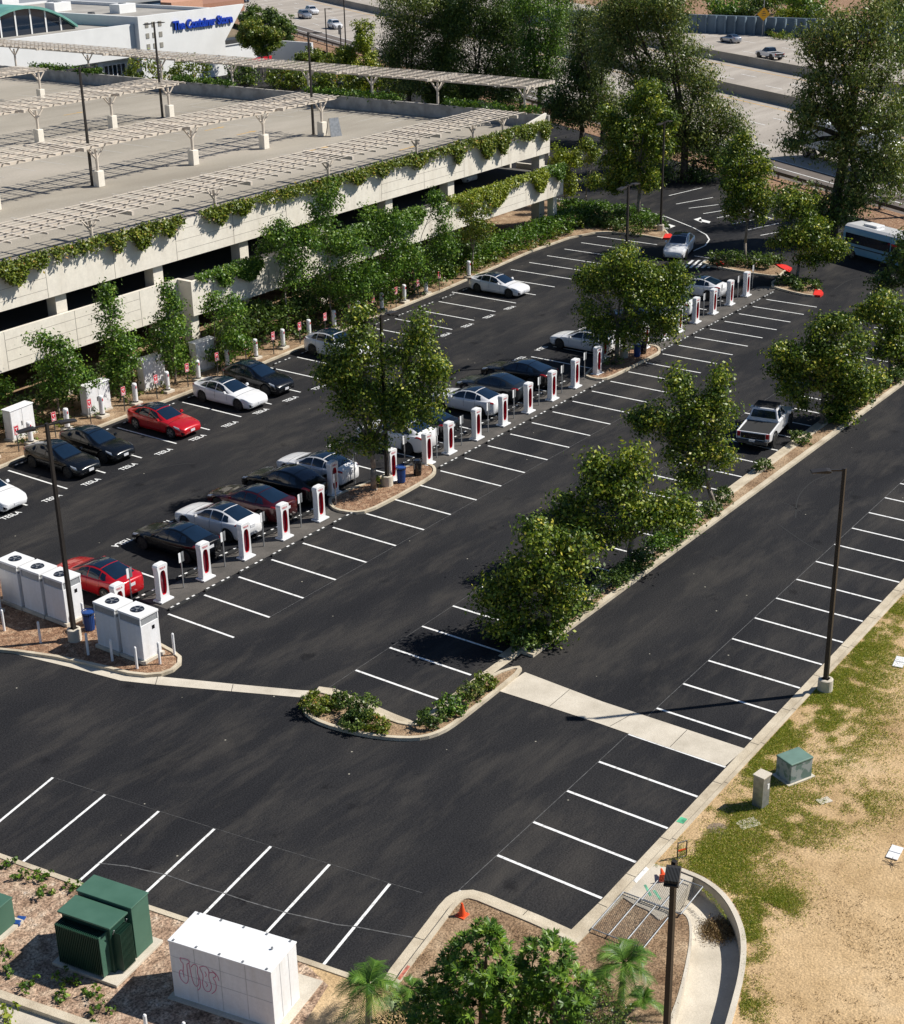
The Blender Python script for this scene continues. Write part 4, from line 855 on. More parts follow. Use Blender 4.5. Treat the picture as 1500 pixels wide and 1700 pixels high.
# lamp posts
def lamp(label, loc, H, heads, base=True, arm=.5, r=.085, name='lamp_post', z0=0.0):
    t = thing(name, label, 'lamp post', (loc[0], loc[1], z0), 0, 'lamp posts of the car park')
    zb = .62 if base else 0
    if base: MB().tube((0, 0, 0), (0, 0, .62), .30, .29, 20).tube((0, 0, .62), (0, 0, .65), .29, .24, 20).build('concrete_base', m_conc2, t)
    m = MB(); a = r; m.add([(sx*a, sy*a, zb) for sx, sy in ((-1,-1),(1,-1),(1,1),(-1,1))]+[(sx*a*.72, sy*a*.72, H) for sx, sy in ((-1,-1),(1,-1),(1,1),(-1,1))], [(0,3,2,1),(4,5,6,7),(0,1,5,4),(1,2,6,5),(2,3,7,6),(3,0,4,7)])
    m.box(-a*1.7, a*1.7, -a*1.7, a*1.7, zb, zb+.03); m.build('pole', m_bronze, t)
    for h in heads:
        ca, sa = math.cos(h), math.sin(h); e = bpy.data.objects.new('lamp_head', None); link(e, t); e.location = (0, 0, H-.08); e.rotation_euler = (0, 0, h)
        MB().box(0, arm, -.035, .035, -.03, .03).build('arm', m_bronze, e)
        MB().extr([(arm, -.05), (arm+.10, -.07), (arm+.72, -.06), (arm+.72, -.01), (arm+.15, .05), (arm, .03)], -.17, .17).build('housing', m_bronze, e, bevel=.015)
        MB().box(arm+.14, arm+.66, -.13, .13, -.078, -.0625).build('lens', m_lamp, e)
    return t
lamp('tall bronze lamp post with one flat head standing on the kerb of the sandy lot', (9.57, -26.5), 9.45, [R(125)])
lamp('tall bronze twin-head lamp post rising beside the white power cabinets', (-4.04, 1.39), 9.85, [R(-20), R(160)])
MB_ = None
l_ = lamp('slim lamp post rising through the big island sycamore', (16.89, .95), 9.3, [R(0), R(180)])
lamp('lamp post rising out of the second island tree', (42.74, 1.62), 11.3, [R(0), R(180)])
lamp('lamp post on the hedge island beside the red kerb tip', (75.84, 17.02), 9.4, [R(0), R(180)])
nx, ny = G(1119, 1432, 9.4)
lp = lamp('nearest dark lamp post with a finned head rising past the fence panels', (nx, ny), 9.45, [R(203)], arm=.08, r=.078)
for e in lp.children:
    if e.name.startswith('lamp_head'):
        m = MB()
        for k in range(11): m.box(.20, .78, -.16+.031*k, -.148+.031*k, .03, .10)
        m.build('cooling_fin', m_dsteel, e)
for i, (px, py, top) in enumerate([(166, 310, 0), (280, 196, 0), (532, 225, 0)]):
    x, y = G(px, py, 8.65); lamp(('roof lamp post rising beside the nearest lattice column', 'roof lamp post nearest the store sign', 'roof lamp post nearest the freeway trees')[i], (x-.05, y+.75), 8.4, [[R(0), R(180)], [R(0), R(180)], [R(-25)]][i], base=False, z0=8.66)
for i, (px, py, h) in enumerate([(543, 92, 7.5), (574, 82, 13), (447, 125, 7.5)]):
    x, y = G(px, py); lamp(('thin pole beside the freeway near the white sport utility car', 'tallest thin lamp post beside the freeway', 'lamp post before the store wall')[i], (x, y), h, [R(30), R(210)] if i == 2 else [R(-60)], base=False)
# litter bins
def bin_(label, loc, mat, group='litter bins on the island ends'):
    t = thing('litter_bin', label, 'litter bin', loc, 0, group); m = MB(); n = 18
    for k in range(n):
        a = 2*math.pi*k/n; m.add([(.27*math.cos(a-.12), .27*math.sin(a-.12), .02), (.27*math.cos(a+.12), .27*math.sin(a+.12), .02), (.31*math.cos(a+.12), .31*math.sin(a+.12), .82), (.31*math.cos(a-.12), .31*math.sin(a-.12), .82)], [(0, 1, 2, 3)])
        m.tube((.31*math.cos(a), .31*math.sin(a), .80), (.35*math.cos(a), .35*math.sin(a), .98), .012, n=5)
    m.tube((0, 0, .02), (0, 0, .78), .25, .29, 18); m.build('slatted_body', mat, t)
    m = MB(); m.tube((0, 0, .95), (0, 0, 1.0), .36, .36, 20, cap=False); m.tube((0, 0, .93), (0, 0, .97), .33, .18, 20); m.build('rim', mat, t)
    MB().tube((0, 0, .75), (0, 0, .80), .26, .26, 18).build('liner', m_dsteel, t); return t
m_binb = m_blackg
for lab, px, py, mt in (('blue slatted litter bin on the mulch under the big sycamore', 666, 803, m_blue), ('black slatted litter bin beside the blue one near the big sycamore', 693, 791, m_binb), ('dark blue litter bin beside the second island tree', 1057, 594, m_blue), ('black litter bin just behind the dark blue one by the second island tree', 1067, 589, m_binb), ('blue litter bin squeezed between lamp post and white power cabinets', 150, 1048, m_blue)):
    x, y = G(px, py); bin_(lab, (x, y, .1), mt).scale = (.8, .8, .88)
# garage-side electrical cabinets
def ecab(label, loc, rz, w=1.75, d=.6, h=1.75):
    t = thing('electrical_cabinet', label, 'cabinet', loc, rz, 'white electrical cabinets by the garage')
    MB().box(-w/2-.06, w/2+.06, -d/2-.06, d/2+.06, 0, .10).build('plinth', m_conc2, t)
    MB().box(-w/2, w/2, -d/2, d/2, .10, h).build('enclosure', m_cabw, t, bevel=.01)
    MB().box(-w/2-.04, w/2+.04, -d/2-.05, d/2+.05, h, h+.07).build('roof', m_cabw, t, bevel=.02)
    for s in (1, -1):
        dr = MB().box(-w/2+.03 if s < 0 else .012, -.012 if s < 0 else w/2-.03, -d/2-.022, -d/2-.003, .16, h-.05).build('door', m_cabw, t, bevel=.005)
        if s < 0: MB().box(-.12, -.07, -d/2-.05, -d/2-.022, .8, 1.05).build('handle', m_dsteel, dr)
    return t
for i, (x, y) in enumerate([(11.1, 23.2), (16.45, 22.75), (21.55, 23.3), (26.0, 23.15)]):
    ecab('white two-door electrical cabinet, %s along the garage from the lamp post' % ORD[i], (x, y, .1), R((4, -3, -3, -3)[i]), h=(1.8, 1.8, 1.95, 1.9)[i])
# green transformer
cxy = G(182, 1600)
t = thing('transformer', 'big green pad-mounted transformer with dark radiator fins on a concrete pad', 'transformer')
def quad_frame(o, ex, ey):
    o = Vector((*o, 0)); ex = Vector((*ex, 0))-o; ey = Vector((*ey, 0))-o; return o, ex, ey
pad = GG([(88, 1607), (195, 1646), (275, 1575), (180, 1530)], .25)
pad = GG([(88, 1607), (195, 1646), (273, 1570), (165, 1530)])
cx_ = sum(p[0] for p in pad)/4; cy2 = sum(p[1] for p in pad)/4; dx, dy = pad[1][0]-pad[0][0], pad[1][1]-pad[0][1]; ang = math.atan2(dy, dx)
wd = math.hypot(dx, dy); dp = math.hypot(pad[2][0]-pad[1][0], pad[2][1]-pad[1][1]); t.location = (cx_, cy2, .1); t.rotation_euler = (0, 0, ang)
MB().box(-wd/2, wd/2, -dp/2, dp/2, 0, .10).build('concrete_pad', m_conc2, t, bevel=.01)
WX = wd/2-.20
MB().box(-WX, WX, dp/2-1.02, dp/2-.22, .10, 1.90).build('cabinet_housing', m_green, t, bevel=.015)
MB().box(-WX-.03, WX+.03, dp/2-1.05, dp/2-.19, 1.90, 1.95).build('cabinet_lid', m_green, t, bevel=.015)
ty0, ty1 = -dp/2+.42, dp/2-1.10
MB().box(-WX+.05, WX-.18, ty0, ty1, .10, 1.78).build('tank', m_dgreen, t, bevel=.01)
MB().box(-WX+.0, WX-.06, ty0-.12, ty1-.0, 1.78, 1.84).build('tank_lid', m_green, t, bevel=.01)
m = MB(); nf = 24
for k in range(nf): x_ = -WX+.06+(1.62*WX-.0)*k/nf; m.box(x_, x_+.022, ty0-.36, ty0, .16, 1.56)
m.box(-WX+.06, -WX+.06+1.62*WX, ty0-.33, ty0-.04, 1.48, 1.51); m.build('radiator', m_dgreen, t)
m = MB()
for k in range(11): y_ = ty0+.12+.05*k; m.box(WX-.18, WX+.10, y_, y_+.018, .16, 1.52)
m.build('side_radiator', m_dgreen, t)
MB().box(-WX+.04+1.64*WX, -WX+.07+1.64*WX, ty0-.36, ty0, .16, 1.58).build('radiator_end_plate', m_green, t)
m = MB(); m.tube((WX-.12, ty1-.1, 1.5), (WX-.05, ty1-.1, 1.66), .015); m.tube((WX-.12, ty0+.05, 1.5), (WX-.05, ty0+.05, 1.66), .015); m.build('lifting_lug', m_steel, t)
t = thing('transformer', 'smaller green utility box cut off at the edge of the mulch bed', 'transformer', (*G(-18, 1548), .1), ang, None)
MB().box(-.75, .75, -.6, .75, 0, .1).build('concrete_pad', m_conc2, t); MB().box(-.62, .62, -.45, .55, .1, 1.02).build('housing', m_green, t, bevel=.02); MB().box(-.64, .64, -.47, .57, 1.02, 1.07).build('lid', m_green, t, bevel=.02)
MB().box(.35, .38, -.47, -.45, .5, .62).build('padlock', m_dsteel, t)
# white graffiti box
a0, a1, a2 = G(449, 1613, 2.15), G(279, 1560, 2.15), G(491, 1563, 2.15)
ex = Vector((a0[0]-a1[0], a0[1]-a1[1])); ey = Vector((a2[0]-a0[0], a2[1]-a0[1])); ang2 = math.atan2(ex.y, ex.x); LW = ex.length; LD = ey.length
c_ = Vector(a1)+ex/2+ey/2
t = thing('utility_enclosure', 'large white steel enclosure with pink graffiti scrawl on its shaded side', 'enclosure', (c_.x, c_.y, 0.0), ang2)
MB().box(-LW/2-.15, LW/2+.25, -LD/2-.15, LD/2+.9, 0, .14).build('concrete_pad', m_conc2, t, bevel=.01)
MB().box(-LW/2, LW/2, -LD/2, LD/2, .14, 2.10).build('walls', m_cabw, t, bevel=.01)
MB().box(-LW/2-.02, LW/2+.02, -LD/2-.02, LD/2+.02, 2.10, 2.15).build('roof', m_white, t, bevel=.01)
m = MB()
for k in range(1, 4): m.box(-LW/2+LW*k/4-.008, -LW/2+LW*k/4+.008, -LD/2-.006, -LD/2-.0005, .2, 2.08)
m.box(-LW/2+.02, LW/2-.02, -LD/2-.005, -LD/2-.0006, 1.05, 1.065); m.box(-LW/2+.02, LW/2-.02, -LD/2-.005, -LD/2-.0006, 1.6, 1.612)
for k in range(1, 3): m.box(LW/2+.0006, LW/2+.006, -LD/2+LD*k/3-.008, -LD/2+LD*k/3+.008, .2, 2.08)
m.build('panel_seam', pm('pale_seam', (.50, .50, .51), .6), t)
m = MB()
for k in range(5):
    for y_ in (-LD/2+.05, LD/2-.05): m.box(-LW/2+.15+k*(LW-.3)/4-.03, -LW/2+.15+k*(LW-.3)/4+.03, y_-.03, y_+.03, 2.15, 2.18)
m.tube((LW/2-.45, LD/2-.55, 2.15), (LW/2-.45, LD/2-.55, 2.22), .035); m.build('roof_bolt', m_steel, t)
m = MB(); S_ = 1.0; gx, gz = -LW/2+.25, .62
def scr(pts):
    for i in range(len(pts)-1):
        (x0, z0), (x1, z1) = pts[i], pts[i+1]; d = Vector((x1-x0, z1-z0)); L_ = d.length or 1e-6; n_ = Vector((-d.y, d.x))/L_*.010
        m.add([(gx+x0-n_.x, -LD/2-.009, gz+z0-n_.y), (gx+x1-n_.x, -LD/2-.009, gz+z1-n_.y), (gx+x1+n_.x, -LD/2-.009, gz+z1+n_.y), (gx+x0+n_.x, -LD/2-.009, gz+z0+n_.y)], [(0, 1, 2, 3)])
for s_ in ([(.10, 1.02), (.42, 1.05), (.40, .90), (.30, .88), (.33, .30), (.22, .10), (.05, .22), (.0, .45), (.08, .60), (.16, .55), (.17, .35)], [(.10, 1.02), (.12, .88), (.20, .86), (.16, .55)],
           [(.40, .90), (.45, .30), (.55, .12), (.68, .25), (.66, .50)], [(.45, .80), (.58, .98), (.70, .88), (.64, .66), (.74, .40), (.70, .12), (.60, .02)], [(.75, .90), (.95, 1.02), (1.08, .88), (1.02, .62), (1.12, .32), (1.0, .08), (.84, .10), (.78, .35), (.86, .60), (.75, .90)], [(.92, .80), (.97, .70), (.92, .62)], [(.90, .42), (.98, .34), (.92, .26)],
           [(1.05, .80), (1.25, .88), (1.30, .72), (1.16, .68), (1.28, .50), (1.24, .22), (1.08, .06)], [(1.16, .92), (1.34, .80), (1.38, .62)]):
    q = smoothp([(a_*S_, b_*S_) for a_, b_ in s_], 2); scr(q)
m.build('graffiti', pm('pink_spray', (.62, .08, .22), .7), t)
# grey utility cabinets on the grass
t = thing('utility_cabinet', 'narrow grey metal utility cabinet standing on the grass by the kerb', 'cabinet', (*G(1261, 1341), .11), R(-8))
MB().box(-.22, .22, -.2, .2, 0, 1.22).build('enclosure', m_steel, t, bevel=.01); MB().box(-.25, .25, -.23, .23, 1.22, 1.28).build('lid', m_conc2, t, bevel=.01); MB().box(.05, .15, -.215, -.2, .7, .9).build('meter_plate', m_white, t)
t = thing('utility_cabinet', 'squat green-grey splice box with peeling paint standing on the grass', 'cabinet', (*G(1316, 1293), .11), R(-24))
MB().box(-.62, .62, -.45, .45, 0, .06).build('concrete_pad', m_conc2, t); MB().box(-.5, .5, -.38, .38, .06, .78).build('enclosure', pm('peeling_green', (.13, .20, .18), .7, c2=(.30, .34, .34), thr=(.52, .56), scale=3), t, bevel=.02); MB().box(-.52, .52, -.40, .40, .78, .86).build('lid', pm('green_lid', (.13, .22, .18), .6), t, bevel=.03)
for lab, px, py, w_, d_ in (('pale concrete vault lid in the grass in front of the narrow cabinet', 1241, 1372, .75, .5), ('small square concrete lid in the grass', 1367, 1334, .5, .32)):
    t = thing('vault_lid', lab, 'lid', (*G(px, py), .11), R(-30)); MB().box(-w_/2, w_/2, -d_/2, d_/2, 0, .03).build('slab', m_conc2, t, bevel=.005); MB().box(-.04, .04, -.015, .015, .03, .036).build('lifting_slot', m_dsteel, t)
x, y = G(1191, 1381); tag(MB().tube((x, y, .1), (x, y, .125), .36, .36, 28).tube((x, y, .125), (x, y, .13), .30, .30, 28).build('manhole_cover', pm('rusty_iron', (.26, .19, .13), .8, var=.4, scale=8)), 'round rusty manhole cover in dry grass', 'manhole cover')
# boards lying on the sand
for lab, px, py, w_, d_, rz in (('long white board lying on the sand at the edge', 1492, 1104, .9, .40, 10), ('white broken panel lying on the sand beside a dry branch', 1484, 1421, .75, .38, 5)):
    t = thing('white_board', lab, 'board', (*G(px, py), .13), R(rz)); MB().box(-w_/2, w_/2, -d_/2, d_/2, 0, .03).build('panel', m_white, t); MB().box(-.02, .02, -d_/2, d_/2, .03, .05).build('batten', m_white, t)
# chain-link panels lying by the channel
def fence_panel(label, c, rz, tilt=0.0, w_=1.9, h_=3.0, z=.16, nb=3):
    t = thing('fence_panel', label, 'fence panel', (c[0], c[1], z), rz, 'chain-link panels lying by the channel'); t.rotation_euler = (0, tilt, rz)
    m = MB(); 
    for k in range(nb+1): x_ = -w_/2+w_*k/nb; m.tube((x_, -h_/2, 0), (x_, h_/2, 0), .022, n=8)
    m.tube((-w_/2, -h_/2, 0), (w_/2, -h_/2, 0), .02, n=8); m.tube((-w_/2, h_/2, 0), (w_/2, h_/2, 0), .02, n=8); m.build('frame', m_steel, t)
    m = MB(); st = .085; d = -h_-w_
    k = d
    def seg(x0, y0, x1, y1):
        pts = []
        for (a_, b_) in ((x0, y0), (x1, y1)): pts.append((a_, b_))
        m.tube((x0, y0, -.01), (x1, y1, -.01), .0042, n=3, cap=False)
    kk = -(h_+w_)
    while kk < (h_+w_):
        # y = x + kk and y = -x + kk clipped to the panel
        for sg in (1, -1):
            x0, x1 = -w_/2, w_/2; 
            if sg > 0: x0 = max(x0, -h_/2-kk); x1 = min(x1, h_/2-kk)
            else: x0 = max(x0, kk-h_/2); x1 = min(x1, kk+h_/2)
            if x1 > x0: seg(x0, sg*x0+kk, x1, sg*x1+kk)
        kk += st
    m.build('wire_mesh', m_dsteel, t); return t
pc = G(1090, 1518); v1 = Vector(G(1063, 1478)); v2 = Vector(G(1001, 1550)); rz = math.atan2((v2-v1).y, (v2-v1).x)-Q
fence_panel('chain-link fence panel lying flat on the soil between kerb and channel', tuple(np.array(G(1050, 1535))), rz, 0, 1.75, 2.1, .2)
fence_panel('chain-link fence panel lying over the head of the channel', tuple(np.array(G(1115, 1492))), rz, 0, 1.35, 1.6, .22, 2)
t = thing('folding_barrier', 'small black tubular frame with an orange bar standing in the grass', 'barrier', (*G(1131, 1428), .11), R(-30))
m = MB()
for p_, q_ in (((-.17, 0, 0), (-.17, 0, .62)), ((.17, 0, 0), (.17, 0, .62)), ((-.17, 0, .62), (.17, 0, .62)), ((-.17, 0, .02), (.17, 0, .02))): m.tube(p_, q_, .022)
m.build('frame', m_dsteel, t); MB().box(-.16, .16, -.012, .012, .28, .33).build('bar', m_orange, t)
# orange cone
x, y = G(767, 1523)
t = thing('traffic_cone', 'orange traffic cone standing on the dry soil inside the kerb bend', 'cone', (x, y, .09)); MB().tube((0, 0, .02), (0, 0, .46), .13, .03, 18).build('cone', m_orange, t); MB().box(-.17, .17, -.17, .17, 0, .03).build('base', m_orange, t, bevel=.01)
t = thing('fallen_cone', 'orange cone lying under the fence panel on the concrete apron', 'cone', (*G(1101, 1469), .20), R(40)); MB().tube((0, 0, .05), (.42, 0, .12), .12, .03, 14).build('cone', m_orange, t); MB().box(-.03, 0, -.15, .15, -.06, .22).build('base', m_orange, t)
t = thing('blue_box', 'blue plastic lid and crate thrown on the mulch by the transformers', 'debris', (*G(30, 1536), .11), R(25)); MB().box(-.2, 0, -.15, .12, 0, .12).build('crate', m_blue, t, bevel=.02); MB().box(.02, .3, -.16, .12, 0, .03).build('lid', m_blue, t, bevel=.01)
# freeway sign, guard rail
x, y = G(1265, 60)
t = thing('warning_sign', 'yellow diamond warning sign on a tall pole before the sound wall', 'sign', (x, y, 0), R(-150))
MB().tube((0, 0, 0), (0, 0, 11), .10, .07).build('pole', m_steel, t); o = MB().add([(.15, 0, 2.55), (.15, 1.15, 3.7), (.15, 0, 4.85), (.15, -1.15, 3.7), (.19, 0, 2.55), (.19, 1.15, 3.7), (.19, 0, 4.85), (.19, -1.15, 3.7)], [(0, 1, 2, 3), (7, 6, 5, 4), (0, 4, 5, 1), (1, 5, 6, 2), (2, 6, 7, 3), (3, 7, 4, 0)]).build('sign_plate', m_yellow, t)
m = MB()
for z_, w_ in ((4.05, .5), (3.75, .75), (3.45, .6)): m.box(.192, .197, -w_/2, w_/2, z_, z_+.12)
m.box(.143, .148, -.25, .25, 4.05, 4.17); m.box(.143, .148, -.38, .38, 3.75, 3.87); m.box(.143, .148, -.3, .3, 3.45, 3.57); m.build('sign_marks', m_blackg, t)
t = thing('guard_rail', 'low steel guard rail on short posts along the freeway shoulder', 'guard rail', (0, 0, 0)); m = MB()
a_, b_ = fw(78.2, -60), fw(78.2, 300); m.wallrun([a_, b_], 0, .05, .45, .78); m.build('rail', m_dsteel, t); m = MB()
for k in range(90): p = fw(78.35, -60+4*k); m.cbox((p[0], p[1], .35), (.15, .15, .8), fa)
m.build('post', m_dbark, t)
t = thing('roadside_sign', 'grey back of a sign panel on a post by the freeway', 'sign', (*G(566, 84), 0), R(60)); MB().box(-.08, .08, -.08, .08, 0, 4.2).build('post', m_bronze, t); MB().box(-.7, .7, .085, .12, 2.6, 4.1).build('panel', m_steel, t)
# ================================================================== parking garage
YF, XE, DZ = 26.2, 72.3, 8.65
g = thing('parking_garage', 'cream precast three-level parking garage with open decks and trailing vines', 'building', (0, 0, 0))
def part(mb, nm, mat, **k): return mb.build(nm, mat, g, **k)
m = MB(); m.flat([(-40, YF+.25), (XE-.2, YF+.25), (XE-.2, 150), (-40, 150)], DZ); m.box(-40, XE-.2, YF+.26, 150, DZ-.5, DZ-.01); part(m, 'roof_deck', m_deck)
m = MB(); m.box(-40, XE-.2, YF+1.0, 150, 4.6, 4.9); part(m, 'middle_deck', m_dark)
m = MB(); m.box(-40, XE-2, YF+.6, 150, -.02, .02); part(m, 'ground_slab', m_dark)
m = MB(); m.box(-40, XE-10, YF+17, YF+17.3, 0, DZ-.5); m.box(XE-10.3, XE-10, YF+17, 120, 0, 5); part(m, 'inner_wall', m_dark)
# upper band with panel joints
def band(x0, x1, y, z0, z1, nm, step=5.35, start=0.0, th=.22, planks=(0,)):
    m = MB(); m.box(x0, x1, y, y+th, z0, z1); m.cur = 1; k = 0; x = x0+start
    while x < x1:
        m.box(x-.02, x+.02, y-.004, y-.0005, z0+.02, z1-.02)
        if k % 4 in planks:
            for f in (.22, .5, .78): m.box(x+.03, min(x+step-.03, x1), y-.004, y-.0005, z0+(z1-z0)*f-.012, z0+(z1-z0)*f+.012)
        x += step; k += 1
    return part(m, nm, [m_gar, m_gar2])
band(-40, XE, YF, 6.55, 9.05, 'upper_parapet', planks=(0, 1), start=3.2)
band(-40, 27.2, YF, 3.0, 5.35, 'lower_parapet', start=5.0, planks=(1, 2))
band(27.2, XE+.25, YF-1.25, 3.05, 5.35, 'planter_parapet', start=2.0, planks=(2,))
m = MB(); m.box(27.2, 27.5, YF-1.03, YF+.2, 3.05, 5.35); m.box(XE, XE+.25, YF-1.03, YF+3.5, 3.05, 5.35); m.box(27.5, XE, YF-1.03, YF+.6, 3.05, 3.3); m.box(27.5, XE, YF-.1, YF+.05, 3.3, 4.9); part(m, 'planter_return', m_gar)
for x in list(np.arange(-6.3, 66, 8.05))+[XE-.75]:
    m = MB(); m.box(x-.42, x+.42, YF+.32, YF+1.15, 5.35 if True else 0, 6.56); m.box(x-.42, x+.42, YF+.32, YF+1.15, 0, 5.34); part(m, 'column', m_gar)
for x in (27.6+.0,): m = MB(); m.box(x-.35, x+.35, YF-.9, YF-.2, 0, 3.05); part(m, 'column', m_gar)
m = MB(); m.box(XE-.9, XE-.3, YF-.95, YF-.35, 0, 3.05); part(m, 'column', m_gar)
# end wall (planter box along the far side)
m = MB(); m.box(XE-.2, XE, YF+.02, 150, 6.3, 9.72); m.box(XE, XE+1.2, YF+4, 150, 8.4, 9.4); m.box(XE-.22, XE+.02, YF+5, 150, 9.725, 9.78); part(m, 'end_parapet', pm('grey_parapet', (.40, .375, .34), .85, var=.25, scale=1.2))  # darker, greyer concrete than the other parapets
m = MB(); m.add([(XE-3.6, YF+.23, 8.65), (XE-.2, YF+.23, 8.65), (XE-.2, YF+.23, 9.9), (XE-3.6, YF+.23, 9.3), (XE-3.6, YF+.45, 8.65), (XE-.2, YF+.45, 8.65), (XE-.2, YF+.45, 9.9), (XE-3.6, YF+.45, 9.3)], [(0,1,2,3),(7,6,5,4),(3,2,6,7),(0,3,7,4),(1,5,6,2)]); part(m, 'corner_upstand', m_gar)
m = MB(); m.box(XE-.25, XE, YF+4, 150, 3.0, 5.3); part(m, 'end_lower_parapet', m_gar)
m = MB(); m.box(-40, XE, 150, 150.3, 6, 9.8); part(m, 'back_parapet', m_gar)
m = MB(); m.cbox((52.5, 44.5, DZ+.5), (.9, .25, 1.0)); 
t = thing('roof_sign_frame', 'small white A-frame board standing on the roof deck by a lattice column', 'sign', (*G(555, 226, DZ), DZ), R(-20))
MB().add([(-.55, -.35, 0), (.55, -.35, 0), (.45, 0, 1.5), (-.45, 0, 1.5), (-.55, -.31, 0), (.55, -.31, 0), (.45, .04, 1.5), (-.45, .04, 1.5)], [(0,1,2,3),(7,6,5,4),(0,4,5,1),(1,5,6,2),(2,6,7,3),(3,7,4,0)]).build('panel', m_steel, t)
MB().add([(-.6, .5, 0), (-.5, .5, 0), (-.42, .05, 1.5), (-.5, .05, 1.5)], [(0, 1, 2, 3)]).add([(.6, .5, 0), (.5, .5, 0), (.42, .05, 1.5), (.5, .05, 1.5)], [(0, 1, 2, 3)]).build('leg', m_wood, t)
# deck markings
mk = MB()
for y0 in (33.2, 50, 58, 74, 80):
    for k in range(26): line((-6+3.0*k, y0), (-6+3.0*k, y0+5), .10, DZ+.006, mk)
for k in range(24): line((XE-5.5, 34+3.0*k), (XE-.8, 34+3.0*k), .10, DZ+.006, mk)
mk.build('deck_marking', pm('worn_white', (.48, .46, .42), .8, var=.2, scale=8), g)
mk = MB()
for (px, py) in ((356, 214), (409, 221), (530, 247), (678, 246), (122, 189)):
    x, y = G(px, py, DZ); s = 1
    mk.flat([(x-1.2, y-.1), (x+.6, y-.1), (x+.6, y+.1), (x-1.2, y+.1)], DZ+.007); mk.flat([(x+.6, y-.35), (x+1.3, y), (x+.6, y+.35)], DZ+.008)
mk.build('deck_arrow', pm('worn_yellow', (.55, .36, .14), .8, var=.2), g)
# lattice shade roofs
def pergola(label, x0, x1, y0, y1, z, posts, axis='x', zb=DZ, ped=True, bay=5.3, py=None, group='slatted timber shade roofs on the garage deck'):
    t = thing('pergola', label, 'pergola', (0, 0, 0), 0, group)
    def B(m, a0, a1, b0, b1, c0, c1):
        if axis == 'x': m.box(a0, a1, b0, b1, c0, c1)
        else: m.box(b0, b1, a0, a1, c0, c1)
    m = MB(); n = 8
    for k in range(n): b = y0+.2+(y1-y0-.4)*k/(n-1); B(m, x0, x1, b-.038, b+.038, z, z+.03)
    m.build('slat', m_wood, t)
    m = MB(); a = x0+.3; k = 0
    while a < x1:
        wd_ = .08 if k % 8 else .20; B(m, a-wd_/2, a+wd_/2, y0-.15, y1+.15, z-.12 if k % 8 else z-.26, z-.003); a += bay/4.0; k += 1
    m.build('rafter', m_wood, t)
    m = MB(); b = py if py is not None else y0+.7
    for b_ in (b, y1-1.4): B(m, x0, x1, b_-.09, b_+.09, z-.32, z-.125)
    m.build('beam', m_wood, t)
    for a in posts:
        q = bpy.data.objects.new('column', None); link(q, t); q.location = (a, b, zb) if axis == 'x' else (b, a, zb)
        if ped: MB().box(-.30, .30, -.30, .30, 0, 1.15).build('pedestal', m_gar, q, bevel=.03)
        h0 = 1.15 if ped else 0
        hh = z-.42-zb; m = MB(); m.tube((0, 0, h0), (0, 0, hh-.0), .11, n=10)
        for dx, dy in ((1, 0), (-1, 0), (0, 1)):
            if axis == 'y': dx, dy = dy, dx
            m.tube((0, 0, hh-.75), (dx*.75, dy*.75, hh+.1), .07, n=6)
        m.build('post', m_wood, q)
    return t
pergola('slatted timber shade roof overhanging the vine-covered front parapet', -20, 66.5, 24.9, 29.3, 10.8, [11.5, 21.1, 31.9, 43.6, 54.2, 61.8, 69.3-3.2], zb=9.0, ped=False, py=26.9)
pergola('slatted shade roof on pedestals, second from the front parapet', -10, 61.3, 40.3, 45.0, 11.75, [25.0, 34.4, 44.1, 52.2, 59.5], py=41.0)
pergola('slatted shade roof on pedestals, third from the front parapet', 0, 61.4, 58.9, 63.9, 11.75, [35.5, 44.7, 53.0, 60.0], py=59.8)
pergola('slatted shade roof on pedestals, farthest from the front parapet', 20, 62, 78.2, 83.0, 11.75, [55.4, 63.3-2], py=79.2)
pergola('long slatted shade roof running along the far end wall of the garage', 28.2, 140, 72.1, 76.4, 12.0, [29.2, 38.6, 42.2+4, 54, 64, 74, 85, 97, 110], axis='y', zb=9.72, ped=False, py=72.9)
# ================================================================== store
YS = 124.9
st = thing('store_building', 'white retail building with blue lettering sign and arched green roof window', 'building', (0, 0, 0))
def S(px, py, Y=YS):
    d = ray(px, py); p = CAM+d*((Y-CY)/d[1]); return float(p[0]), float(p[2])
xA = S(228, 28)[0]; xB = S(403, 7)[0]
m_store = pm('store_white', (.76, .76, .75), .7, var=.04, scale=.5)
m = MB(); m.extr([(xA, 0), (xB-4.5, 0), (xB-4.5, 5.0), (xB+.3, 10.0), (xA, 10.0)], YS, YS+.6); m.box(xA, xA+.5, YS+.6, YS+26, 0, 9.98); m.build('sign_wall', m_store, st)
m = MB(); m.box(xB-4.4, xB-3.9, YS+.7, YS+40, 0, 9.7); m.box(xA+.5, xB-4.5, YS+40, YS+40.5, 0, 9.5); m.build('side_wall', m_store, st)
m = MB(); m.box(xA+.5, xB-4.4, YS+.6, YS+40, 8.8, 9.2); m.box(40, xA-.1, YS+1.41, YS+45, 8.1, 8.5); m.build('roof', pm('gravel_roof', (.34, .32, .29), .9, var=.2, scale=.3), st)
m = MB(); m.box(40, xA-.02, YS+.9, YS+1.4, 4.5, 9.0); m.box(40, xA, YS+1.4, YS+2.6, 4.3, 4.5); m.box(40, xA-.0, YS+2.6, YS+3.0, 0, 4.3); m.build('front_wall', m_store, st)
m = MB()
for i in range(3):
    for j in range(3): x = xA+1.6+i*1.3; z = 8.75-j*1.5; m.box(x-.32, x+.32, YS-.06, YS-.003, z-.36, z+.36)
m.build('square_window', pm('recess', (.30, .28, .24), .6), st)
